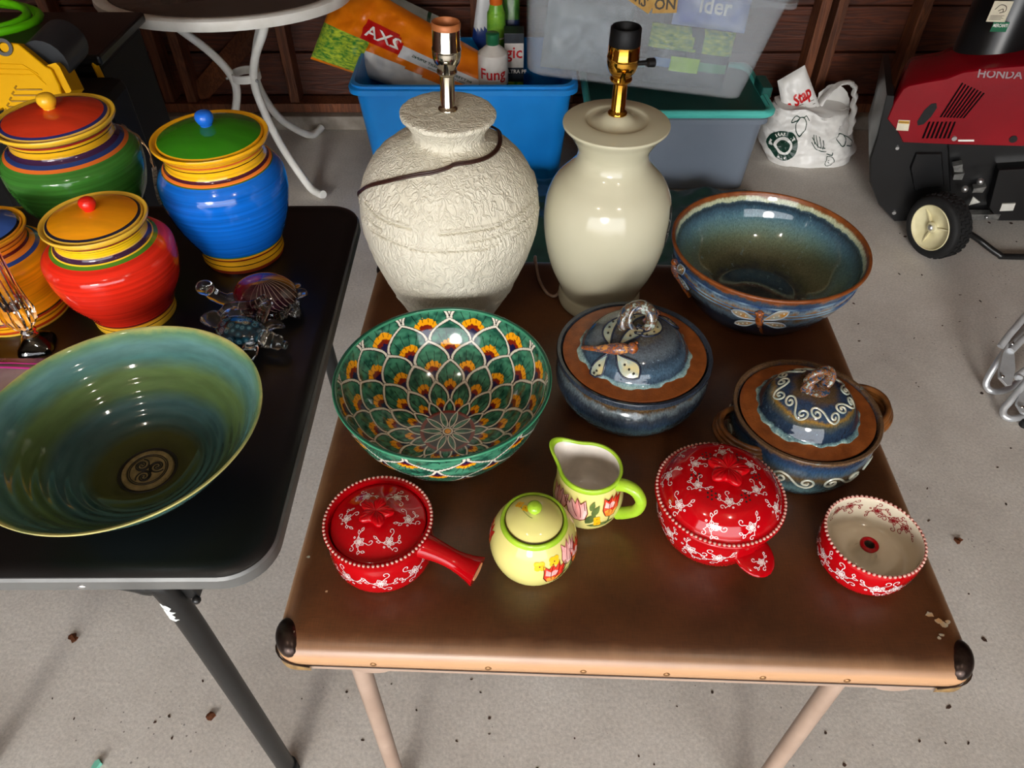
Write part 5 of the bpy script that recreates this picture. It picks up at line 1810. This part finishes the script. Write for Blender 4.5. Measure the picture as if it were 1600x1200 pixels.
lettering(TX['kill'], lambda u, v: fr(.78 + u / .30, .45 - v / .14, .004), M['white_paint'], o)
tanp = pm('tan_sticker', 'c8a050', .5, col2='b88c40', nscale=30)
mb = MB().box((0, 0, 0), (.08, .0015, .05))
s1 = mb.build('tan_sticker', tanp, cb, (.02, -.2335, .300), (R(-7), R(-8), 0), smooth=0)
lettering(TX['on'], plane_map((0, -.0016, 0), (1, 0, 0), (0, 0, 1)), pm('ink', '4a4034', .5), s1)
s1 = MB().box((0, 0, 0), (.11, .0015, .042)).build('tan_sticker', tanp, cb, (-.07, -.2345, .308), (R(-7), R(24), 0), smooth=0)
lettering(TX['ers'], plane_map((0, -.0016, 0), (1, 0, 0), (0, 0, 1)), D.materials['ink'], s1)

# dark green tarp heaped on the floor
tp = MB()
nx, ny = 90, 70
X0, X1, Y0, Y1 = -.28, .985, 1.62, 2.615
for j in range(ny + 1):
    for i in range(nx + 1):
        s, t = i / nx, j / ny
        x, y = X0 + (X1 - X0) * s, Y0 + (Y1 - Y0) * t
        e = min(1, 5 * min(s, 1 - s, t * 1.2, (1 - t) * 1.6) + .0)
        hgt = .012 + (.12 + .05 * math.sin(3.1 * s + 1)) * e ** .6 * (.5 + .5 * t) * (.75 + .35 * noise.noise(Vector((x * 3, y * 3, 1))))
        hgt += .022 * e * ridge((x, y, 0), 5.5, 3)
        tp.v.append((x + .03 * noise.noise(Vector((x * 6, y * 6, 5))), y + .03 * noise.noise(Vector((x * 6, y * 6, 9))), max(.003, hgt)))
for j in range(ny):
    for i in range(nx):
        q = j * (nx + 1) + i
        tp.f.append((q, q + 1, q + nx + 2, q + nx + 1))
tp.m = [0] * len(tp.f)
tag(tp.build('tarp', pm('dark_green_tarp', '1c3a30', .4, col2='142c26', nscale=10), smooth=50), 'dark green crumpled tarp on the floor behind the brown table', 'tarp')

# ---------------------------------------------------------------- white shopping bag
wbg = thing('shopping_bag', 'white plastic shopping bag with dark green fruit prints against the wall', 'shopping bag', (1.265, 2.945, 0))
bagm = pm('white_bag_plastic', 'e2e0dc', .35, col2='d6d4d0', nscale=8)


def bagpt(th, z, off=0.0):
    """th in degrees from straight toward the viewer, z height"""
    a = R(th - 90)
    ca, sa = math.cos(a), math.sin(a)
    t = min(max(z / .20, 0), 1)
    k = (.90 + .10 * math.sin(PI * min(1, t * 1.4))) * (1 - .16 * t ** 3)
    sx_, sy_ = math.copysign(abs(ca) ** .75, ca), math.copysign(abs(sa) ** .75, sa)
    x, y = .185 * k * sx_, .105 * k * sy_
    zz = z * (1 - .13 * sx_ - .06 * math.sin(7 * x / .185))
    p = Vector((x - .02 * t, y + .07 * t, zz))
    n = Vector((ca / .185, sa / .105, 0)).normalized()
    d = .015 * ridge((x + .5 * z, y * .6, z * 2.2 - .8 * x), 8, 5, 5) * min(1, .4 + t * 2)
    return p + n * (d + off)


def bagfront(x, z, off=0.0):
    q = max(-1, min(1, x / .185))
    ca = math.copysign(abs(q) ** (1 / .75), q)
    return bagpt(math.degrees(-math.acos(ca)) + 90, z, off)


mb = MB()
nz = 40
rows = [[bagpt(360 * i / 160, .20 * k / nz) for i in range(160)] for k in range(nz + 1)]
rows[0] = [Vector((p.x, p.y, .002)) for p in rows[0]]
mb.rings(rows, (True, True))
body = mb.build('bag_body', bagm, wbg, smooth=50)
hl = crv([(.030, .10, .17), (.035, .07, .235), (.060, .055, .285), (.100, .05, .300), (.135, .055, .280), (.150, .05, .225), (.148, .01, .165), (.135, -.02, .125)], 8)
mb = MB()
rows = []
for k, p in enumerate(hl):
    t = k / (len(hl) - 1)
    w_ = .030 - .014 * math.sin(PI * t)
    d = noise.noise(Vector((k * .35, 2, 1))) * .006
    rows.append([Vector(p) + Vector((w_ * .40 * math.cos(q) + d, w_ * math.sin(q), w_ * .45 * math.cos(q) + d)) for q in [2 * PI * i / 14 for i in range(14)]])
mb.rings(rows)
mb.build('bag_handle', bagm, wbg, smooth=60)
mb = MB()
rows = []
for k in range(14):
    t = k / 13
    rows.append([Vector((.075 + .07 * math.cos(q) + .010 * ridge((q, t, 1), 1.6, 8), .085 + .045 * math.sin(q), .13 + (.06 + .07 * max(0, math.sin(q))) * t)) for q in [2 * PI * i / 40 for i in range(40)]])
mb.rings(rows, (False, False))
mb.build('open_mouth', bagm, wbg, smooth=60)
o, fr = pillow('inner_bag', wbg, [(-.170, .10, .285), (-.075, .10, .350), (.045, .05, .155), (-.11, .03, .12)], .016, [bagm], 77, 24, 20, .006)
lettering(TX['stap'], lambda u, v: fr(.50 + u / .17 * .9, .52 - v / .2 - u * 1.0, .004), rdf, o)
lettering(TX['sms'], lambda u, v: fr(.50 + u / .155, .83 - v / .22, .004), D.materials['ink'], o)
mb = MB()
for k in range(5):
    t = .63 + .07 * k
    mb.stroke([(.18 + .02 * k, t), (.5, t + .01), (.9, t)], .012, lambda u, v: fr(u, v, .003))
mb.build('printed_lines', D.materials['ink'], o, smooth=0, recalc=False)
inkg = pm('dark_green_ink', '12382c', .4)


def outline(x0, z0_, s, lines, w=.10):
    mb = MB()
    f = lambda u, v: bagfront(x0 + u * s, z0_ + v * s, .003)
    for p in lines:
        mb.stroke(crv(p, 6), w, f)
    mb.build('printed_fruit', inkg, body, smooth=0, recalc=False)


outline(-.075, .150, .034, [[(-.2, .75), (-.6, .2), (-.5, -.4), (0, -.9), (.55, -.4), (.65, .3), (.3, .7), (-.2, .75)], [(-.2, .75), (-.8, .9), (-1.2, .35), (-.6, .45), (-.2, .75)], [(.3, .7), (.6, .9), (1.0, .6)]])
outline(.115, .110, .036, [[(-.6, .2), (-.3, .8), (.2, .6), (.3, .0), (-.2, -.5), (-.6, .2)], [(.2, .6), (.9, .1), (1.1, -.6), (.3, -.5)]])
outline(.015, .092, .036, [[(-1, .3), (-.3, -.3), (.9, -.45)], [(-.9, .7), (-.2, .1), (.8, -.1)], [(-.7, 1.0), (-.6, .2)], [(-.35, 1), (-.25, .0)], [(.1, 1), (.15, -.1)], [(.5, .8), (.45, -.2)], [(.9, -.7), (1.5, -.85), (1.6, -.6)]])
outline(.065, .034, .028, [[(-.6, .9), (-.5, -.6), (.3, -.6), (.6, .0), (.2, .7), (-.6, .9)], [(-.3, .3), (-.1, .1)], [(-.2, -.1), (0, -.3)]])
mb = MB()
f = lambda u, v: bagfront(-.125 + u, .082 + v, .003)
mb.fill([(.023 * math.cos(2 * PI * i / 24), .023 * math.sin(2 * PI * i / 24)) for i in range(24)], f)
mb.stroke([(.042 * math.cos(2 * PI * i / 40), .042 * math.sin(2 * PI * i / 40)) for i in range(40)], .020, f, True)
mb.build('printed_roundel', inkg, body, smooth=0, recalc=False)
vs_, fs_ = TX['mark']
mb = MB()
g = lambda u, v: bagfront(-.125 + u, .082 + v, .0045)
mb.add([g((.041 + v * .55) * math.sin(u * 19), (.041 + v * .55) * math.cos(u * 19)) for u, v in vs_], fs_)
mb.build('roundel_lettering', M['white_paint'], body, smooth=0, recalc=False)

# ---------------------------------------------------------------- red and black snow blower
sbw = thing('snow_blower', 'red and black snow blower with cream-hubbed wheel by the right wall', 'snow blower', (1.70, 2.45, 0))
O_ = Vector((1.70, 2.45, 0))
PN = Vector((-.30, -.954, 0)).normalized()
PP = Vector((1.62, 2.36, .2))
side = lambda x, y: on_plane(x, y, PP, PN) - O_
redp = pm('red_paint', '860314', .25, col2='760210', nscale=4)
blk = pm('black_shroud', '0e0e0f', .3, col2='151516', nscale=10)


def slab(poly, depth, inset=0.0, front=0.0):
    mb = MB()
    pts = [side(*p) for p in poly]
    cen = sum(pts, Vector()) / len(pts)
    back = [p - PN * depth + (cen - p) * inset for p in pts]
    f0 = [p + PN * front for p in pts]
    b1 = [p + PN * (front - .008) + (p - cen).normalized() * .006 for p in pts]
    mb.rings([f0, b1, back])
    return mb


slab([(1388, 186), (1398, 162), (1412, 140), (1420, 135), (1445, 130), (1480, 124), (1505, 114), (1560, 107), (1680, 97), (1700, 232), (1600, 228), (1480, 225), (1412, 222), (1404, 206)], .30, .22).build('red_cover', redp, sbw, smooth=45)
slab([(1386, 150), (1397, 151), (1394, 178), (1412, 221), (1480, 225), (1484, 300), (1452, 312), (1425, 345), (1398, 346), (1374, 320), (1361, 285), (1361, 250), (1372, 215)], .38, 0, -.004).build('auger_housing', blk, sbw, smooth=45)
slab([(1470, 226), (1700, 233), (1700, 345), (1600, 348), (1500, 348), (1488, 322), (1475, 300)], .30, .05, -.03).build('engine_shroud', blk, sbw, smooth=45)
slab([(1432, 240), (1470, 240), (1474, 290), (1430, 296), (1424, 262)], .02, 0, .006).build('shroud_panel', blk, sbw, smooth=45)
slab([(1560, 262), (1680, 255), (1680, 340), (1560, 340), (1545, 320)], .1, 0, .02).build('muffler_cover', blk, sbw, smooth=45)


def strip(name, poly, mat, off=.0085, depth=.006):
    mb = MB()
    pts = [side(*p) for p in poly]
    mb.rings([[p - PN * .01 for p in pts], [p + PN * (off - .0085 + .0016) for p in pts]])
    return mb.build(name, mat, sbw, smooth=0)


vent = pm('dark_vent', '0c0103', .9, spec=.1)
for k in range(8):
    x0, y0 = 1503 + 4.8 * k, 129 + 2.2 * k
    strip('vent_slot', [(x0, y0), (x0 + 2.2, y0 + 1.0), (x0 - 32 + .3 * k, 183 + .2 * k), (x0 - 35 + .3 * k, 183 + .2 * k)], vent)
for k in range(7):
    x0 = 1451 + 6.6 * k
    strip('vent_slot', [(x0, 190), (x0 + 3.0, 190), (x0 - 7.5, 216), (x0 - 11, 216)], vent)
strip('grip_hole', [(1434, 196), (1433, 190), (1444, 172), (1455, 162), (1463, 161), (1464, 168), (1455, 182), (1443, 194)], M['rubber'])
strip('warning_label', [(1404, 187), (1422, 188), (1419, 204), (1400, 203)], pm('label_paper', 'd8d0b8', .5), .0095)
strip('label_header', [(1405, 188), (1421, 189), (1420, 193), (1404, 192)], pm('label_yellow', 'd8a018', .5), .0105)
ux = (side(1421, 200) - side(1401, 199)).normalized()
lettering(TX['warn'], plane_map(side(1412.5, 190.6) + PN * .0045, ux, (0, 0, 1)), D.materials['ink'], sbw)
strip('white_pinstripe', [(1497, 218), (1522, 218), (1522, 220.5), (1497, 220.5)], M['white_paint'], .0095)
lettering(TX['honda'], plane_map(side(1562, 116) + PN * .0030, ux, Vector((0, .35, .94))), pm('silver_badge', '6a3440', .35), sbw, 'badge_lettering')
for (x, y, r_) in ((1491, 216, .008), (1583, 217, .012), (1402, 231, .006), (1468, 262, .006), (1397, 332, .007)):
    MB().tube([side(x, y) - PN * .01, side(x, y) + PN * .005], r_, 12).build('bolt', M['steel'] if r_ < .01 else M['black_metal'], sbw, smooth=40)
alu = pm('cast_aluminium', '8a8a86', .35, .7, col2='6a6a68', nscale=60)
for poly in ([(1488, 255), (1503, 252), (1503, 264), (1490, 264)], [(1490, 268), (1506, 266), (1502, 276), (1488, 276)], [(1520, 290), (1540, 287), (1534, 296), (1518, 296)]):
    strip('engine_fin', poly, alu, .03)
strip('steel_bracket', [(1514, 330), (1562, 330), (1558, 338), (1512, 339)], alu, .03)
strip('capacity_label', [(1564, 313), (1585, 312), (1581, 323), (1560, 324)], pm('label_white2', 'd2d0c8', .5), .034)
for (x, y, r_) in ((1506, 289, .012), (1530, 277, .012), (1470, 298, .007), (1505, 345, .007), (1540, 333, .006)):
    MB().sphere(side(x, y) + PN * .03, r_, 12, 8).build('engine_bolt', M['steel'], sbw)
kn = MB().lathe([(0, 0), (.02, 0), (.02, .006), (.008, .01), (0, .01)], 3)
kn.build('star_knob', pm('white_knob', 'c8c8c0', .4), sbw, side(1520, 307) + PN * .03, Vector(PN).to_track_quat('Z', 'Y').to_euler(), smooth=0)
# wheel
wc = Vector((1.492, 2.232, .112)) - O_
wa = Vector((-.93, -.36, .0)).normalized()
Mw = wa.to_track_quat('Z', 'Y').to_matrix()
wl = MB()
wl.lathe(crv([(.078, .030), (.092, .034), (.106, .028), (.110, .012), (.110, -.030), (.104, -.04), (.08, -.04)], 4), 48)
for k in range(30):
    for j, zz in enumerate((-.026, -.010, .008)):
        a = 2 * PI * (k + .5 * (j % 2)) / 30
        wl.box((.1105 * math.cos(a), .1105 * math.sin(a), zz), (.008, .012, .012), a)
wl.v = [tuple(Mw @ Vector(v) + wc) for v in wl.v]
wh = wl.build('tyre', M['rubber'], sbw, smooth=40)
hb2 = MB().lathe(crv([(.080, .024), (.0805, .031), (.077, .033), (.072, .024), (.045, .012), (.022, .016), (.018, .026), (0, .026)], 4), 48)
hb2.v = [tuple(Mw @ Vector(v) + wc) for v in hb2.v]
hub = hb2.build('hub', pm('cream_hub', 'd8d0a8', .4, col2='ccc298', nscale=20), wh, smooth=50)
mb = MB()
for a in (20, 140, 260):
    mb.box((.045 * math.cos(R(a)), .045 * math.sin(R(a)), .017), (.055, .005, .010), R(a))
mb.v = [tuple(Mw @ Vector(v) + wc) for v in mb.v]
mb.build('hub_spoke', D.materials['cream_hub'], wh, smooth=0)
mb = MB().lathe([(.011, .024), (.011, .031), (.006, .034), (0, .034)], 6)
mb.v = [tuple(Mw @ Vector(v) + wc) for v in mb.v]
mb.build('axle_nut', M['steel'], wh, smooth=0)
MB().tube(crv([atz(1490, 352, .11) - O_, atz(1505, 359, .09) - O_, atz(1530, 375, .05) - O_, atz(1560, 397, .02) - O_, atz(1580, 401, .013) - O_, atz(1720, 402, .013) - O_], 6), .011, 10).build('support_tube', M['black_metal'], sbw, smooth=80)
w2 = wh.copy()
C.objects.link(w2)
w2.parent = sbw
w2.location = (.13, .36, 0)
for c_ in wh.children:
    d_ = c_.copy()
    C.objects.link(d_)
    d_.parent = w2
hbar = crv([(.35, -.12, .30), (.52, -.13, .55), (.72, -.13, .84), (.84, -.10, .95), (.86, .03, .98), (.86, .18, .98), (.84, .31, .95), (.72, .34, .84), (.52, .34, .55), (.35, .32, .30)], 6)
MB().tube(hbar, .0125, 12).build('handlebar', M['black_metal'], sbw, smooth=80)
ch = aty(1556, 60, 2.62) - O_
MB().lathe([(.135, -.02), (.14, 0), (.115, .03), (.11, .55), (.10, .55)], 40, ch + Vector((0, 0, -.1))).build('discharge_chute', blk, sbw, smooth=40)
lab = MB().box((0, 0, 0), (.058, .002, .062))
cl_ = aty(1562, 18, 2.50) - O_
l_ = lab.build('chute_label', D.materials['label_paper'], sbw, cl_, (0, 0, R(-4)), smooth=0)
mb = MB()
pf = plane_map((0, -.0016, 0), (1, 0, 0), (0, 0, 1))
for p in ([(-.018, .006), (-.006, .02), (.012, .016), (.016, .002), (.0, -.004)], [(-.006, .002), (.006, .008), (.010, -.002)]):
    mb.stroke(crv(p, 5), .0025, pf)
for k in range(4):
    mb.stroke([(-.024, -.012 - .004 * k), (.02 - .006 * (k % 2), -.012 - .004 * k)], .0014, pf)
mb.build('label_print', D.materials['ink'], l_, smooth=0, recalc=False)
cl2 = aty(1562, 42, 2.50) - O_
l2_ = MB().box((0, 0, 0), (.05, .002, .03)).build('chute_label', pm('green_label', '1f6a4a', .5), sbw, cl2, (0, 0, R(-4)), smooth=0)
lettering(TX['merch'], lambda u, v: Vector((u * .52, -.0016, v * .8 + .004)), M['white_paint'], l2_)

# ---------------------------------------------------------------- folded silver chair at the right edge
fc = thing('folding_chair', 'folded silver tube chair lying at the right edge of the floor', 'chair', (1.42, 1.5, 0))
O2 = Vector((1.42, 1.5, 0))
q = lambda x, y, z: atz(x, y, z) - O2
for pts in ([q(1720, 375, .30), q(1600, 512, .16), q(1566, 555, .105), q(1545, 588, .05), q(1541, 602, .026), q(1550, 611, .017), q(1572, 609, .016), q(1600, 590, .03), q(1660, 540, .06)],
            [q(1720, 350, .38), q(1600, 496, .22), q(1578, 522, .19), q(1563, 542, .165)],
            [q(1720, 405, .30), q(1600, 528, .17), q(1580, 548, .15)],
            [q(1720, 480, .28), q(1610, 590, .10), q(1580, 625, .05), q(1568, 640, .028), q(1571, 651, .017), q(1590, 653, .016), q(1640, 635, .03)],
            [q(1720, 500, .26), q(1600, 580, .13), q(1592, 590, .12)]):
    MB().tube(crv(pts, 8), .0095, 14).build('frame_tube', M['alu'], fc, smooth=80)
for pl, z in (([(1574, 535), (1579, 531), (1584, 534), (1584.5, 550), (1586, 578), (1580, 602), (1573, 603), (1561, 590), (1561, 578), (1566, 552)], .115), ([(1602, 590), (1607, 590), (1612, 620), (1606, 650), (1596, 645), (1588, 632), (1594, 608)], .075)):
    pts = [q(x, y, z + .0006 * (600 - y)) for x, y in pl]
    mb = MB().rings([[p + Vector((.0, .004, -.006)) for p in pts], pts, [p + Vector((-.001, -.002, .003)) for p in pts]])
    hp_ = mb.build('hinge_plate', M['alu'], fc, smooth=30, bevel=.001)
for x, y, z in ((1580.5, 537.5, .158), (1565, 588.5, .128), (1595.5, 636, .06)):
    MB().sphere(q(x, y, z) + Vector((-.001, -.003, .004)), (.0058, .0058, .0045), 12, 8).build('rivet', M['chrome'], fc)
MB().lathe([(0, 0), (.014, 0), (.013, .02), (0, .02)], 16, q(1600, 665, .0)).build('foot_glide', M['rubber'], fc)
far = [q(1720, 375, .30), q(1720, 350, .38), q(1720, 405, .30), q(1720, 480, .28), q(1720, 500, .26)]
for k in range(4):
    d_ = Vector((.34, .26, .06))
    MB().tube([far[k], far[k] + d_], .0095, 12).build('frame_tube', M['alu'], fc, smooth=80)
sl = MB()
rows = []
for k in range(9):
    t = k / 8
    rows.append([far[1].lerp(far[4], i / 8) + Vector((.06, .05, .01)) + Vector((.27, .2, .045)) * t + Vector((0, 0, -.03 * math.sin(PI * i / 8))) for i in range(9)])
sl.rings(rows + [[p + Vector((.002, -.001, -.004)) for p in r_] for r_ in rows[::-1]], (False, False), False)
sl.build('seat_fabric', pm('charcoal_fabric', '26282c', .85, col2='1e2024', nscale=200, bump=.2), fc, smooth=60)

# ---------------------------------------------------------------- dark machines in the left corner
yp = thing('power_machine', 'yellow panelled machine with moulded ribs behind the canisters', 'machine', (-1.25, 1.96, 0))
O3 = Vector((-1.25, 1.96, 0))
ye = pm('yellow_plastic', 'e8ae04', .6, col2='dca202', nscale=8, spec=.12)
N3 = Vector((.12, -.93, .35)).normalized()
P3 = Vector((-1.20, 1.85, .80))
yf = lambda x, y: on_plane(x, y, P3, N3) - O3
poly = [(-60, 60), (28, 68), (70, 103), (80, 108), (92, 132), (103, 172), (80, 205), (18, 195), (4, 168), (-60, 200)]
pts = [yf(*p) for p in poly]
mb = MB().rings([pts, [p - N3 * .004 + Vector((0, 0, 0)) for p in pts], [p - N3 * .035 for p in pts]])
pan = mb.build('yellow_panel', ye, yp, smooth=30, bevel=.003)
mb = MB().rings([[yf(*p) - N3 * .01 for p in [(70, 102), (84, 98), (90, 104), (109, 142), (103, 150), (92, 132)]], [yf(*p) - N3 * .09 for p in [(70, 102), (84, 98), (90, 104), (109, 142), (103, 150), (92, 132)]]])
mb.build('yellow_side', ye, yp, smooth=30)
dgr = pm('amber_groove', 'a87c04', .5)
for k in range(5):
    y_ = 137 + 9 * k
    MB().tube([yf(26 - 4 * k, y_ - 3) + N3 * .0005, yf(23 - 4 * k, y_ + 1) + N3 * .0005, yf(26 - 4 * k, y_ + 3) + N3 * .0005, yf(66, y_ + 3) + N3 * .0005], .0022, 6).build('rib', dgr, yp)
for k in range(3):
    MB().tube([yf(-10, 100 + 8 * k) + N3 * .0003, yf(35 + 10 * k, 101 + 8 * k) + N3 * .0003, yf(60 + 6 * k, 116 + 8 * k) + N3 * .0003], .0014, 6).build('rib', ye, yp)
MB().lathe([(.02, 0), (.02, .004), (.012, .004), (.010, -.002), (0, -.002)], 24).build('screw_boss', M['black_metal'], yp, yf(7, 74) + N3 * .001, N3.to_track_quat('Z', 'Y').to_euler(), smooth=40)
mb = MB().box((-.04, .05, .35), (.40, .18, .70))
mb.build('machine_body', M['black_plastic'], yp, smooth=0, bevel=.03)
MB().tube([yf(60, 62) - N3 * .16, yf(60, 98) - N3 * .04], .055, 20).build('grey_motor', pm('grey_motor', '2e3236', .4), yp, smooth=40)

tcx = thing('tool_cart', 'tall black cart with yellow corner accents in the dark left corner', 'cart', (-1.56, 2.30, 0))
O4 = Vector((-1.56, 2.30, 0))
MB().box((0, 0, .37), (.76, .34, .68)).build('cabinet', M['black_plastic'], tcx, smooth=0, bevel=.02)
MB().box((0, 0, .725), (.80, .36, .03)).build('top_tray', M['black_metal'], tcx, smooth=0, bevel=.008)
for (x, z, s) in ((.375, .66, .12), (.375, .36, .07)):
    MB().tube([(x + .008, -.172, z - s / 2), (x + .008, -.176, z), (x, -.172, z + s / 2)], .009, 8).build('yellow_accent', ye, tcx, smooth=40)
for x in (-.3, .3):
    for y in (-.12, .12):
        MB().tube([(x - .015, y, .02), (x + .015, y, .02)], .02, 14).box((x, y, .035), (.02, .03, .03)).build('castor', M['rubber'], tcx, smooth=40)

gh, L_ = loc_thing('garden_hose', 'bright green hose coil in the upper left corner', 'hose', (-1.68, 2.30, .74))
hz = pm('bright_green_hose', '6ed010', .35, col2='5cc008', nscale=10)
pts = []
for k in range(70):
    a = k * .22
    r_ = .20 + .02 * math.sin(a * .37) + .012 * math.sin(a * 1.7)
    pts.append((r_ * 1.15 * math.cos(a) + .03 + .02 * math.sin(a * .21), r_ * .70 * math.sin(a), .016 + .0048 * k / 7 * .5 + .010 * (1 + math.sin(a * .5))))
MB().tube(pts, .0115, 10).build('coil', hz, gh, smooth=80)
MB().lathe([(.014, 0), (.016, .03), (.012, .05), (0, .05)], 16, (.10, .02, .0)).build('fitting', M['nickel'], gh)

# ---------------------------------------------------------------- bits on the floor
lf = pm('dry_leaf', '6a3a1c', .7, col2='4a2814', nscale=200)
for (x, y, s, lab) in ((115, 998, .011, 'brown dry leaf bit on the floor left of the black table leg'), (331, 1120, .009, 'small brown leaf bit on the floor beside the black table leg'),
                       (1496, 846, .010, 'reddish brown dirt fleck on the floor right of the brown table')):
    w = atz(x, y, 0)
    mb = MB()
    rn = random.Random(int(x))
    pl = [(s * rn.uniform(.5, 1.3) * math.cos(2 * PI * k / 9), s * rn.uniform(.4, 1.2) * math.sin(2 * PI * k / 9)) for k in range(9)]
    mb.prism(pl, .0005, .003, lambda u, v, w_: (u, v, w_ + .004 * abs(u) / s))
    tag(mb.build('dry_leaf', lf, None, (w.x, w.y, 0), smooth=0), lab, 'leaf', 'leaf bits on the floor')
w = atz(152, 1196, 0)
mb = MB()
mb.prism([(-.008, -.006), (.004, -.009), (.010, .002), (.003, .009), (-.005, .006)], .0005, .008, lambda u, v, w_: (u, v, w_ * (1 + 40 * u)))
tag(mb.build('paper_scrap', pm('mint_scrap', '7ac8b0', .5), None, (w.x, w.y, 0), smooth=0), 'mint green paper scrap at the bottom left of the floor', 'scrap')
mb = MB()
rn = random.Random(12)
for k in range(230):
    if k < 150:
        x, y = rn.uniform(.62, 2.0), rn.uniform(.35, 2.5)
    else:
        x, y = rn.uniform(-1.0, .7), rn.uniform(.2, .75)
    s = rn.uniform(.0015, .006) * (1.2 if k < 150 else .7)
    a0 = rn.uniform(0, 6)
    e = rn.uniform(.3, 1)
    pl = []
    for i in range(6):
        u, v = s * math.cos(PI * i / 3) * rn.uniform(.6, 1.2), s * e * math.sin(PI * i / 3) * rn.uniform(.6, 1.2)
        pl.append((x + u * math.cos(a0) - v * math.sin(a0), y + u * math.sin(a0) + v * math.cos(a0)))
    mb.prism(pl, .0002, .0012, lambda u, v, w_: (u, v, w_))
tag(mb.build('floor_grit', pm('dark_grit', '2c2018', .8, col2='4a3224', nscale=90), smooth=0), 'scattered dark grit and leaf crumbs on the concrete floor', 'grit', kind='stuff')
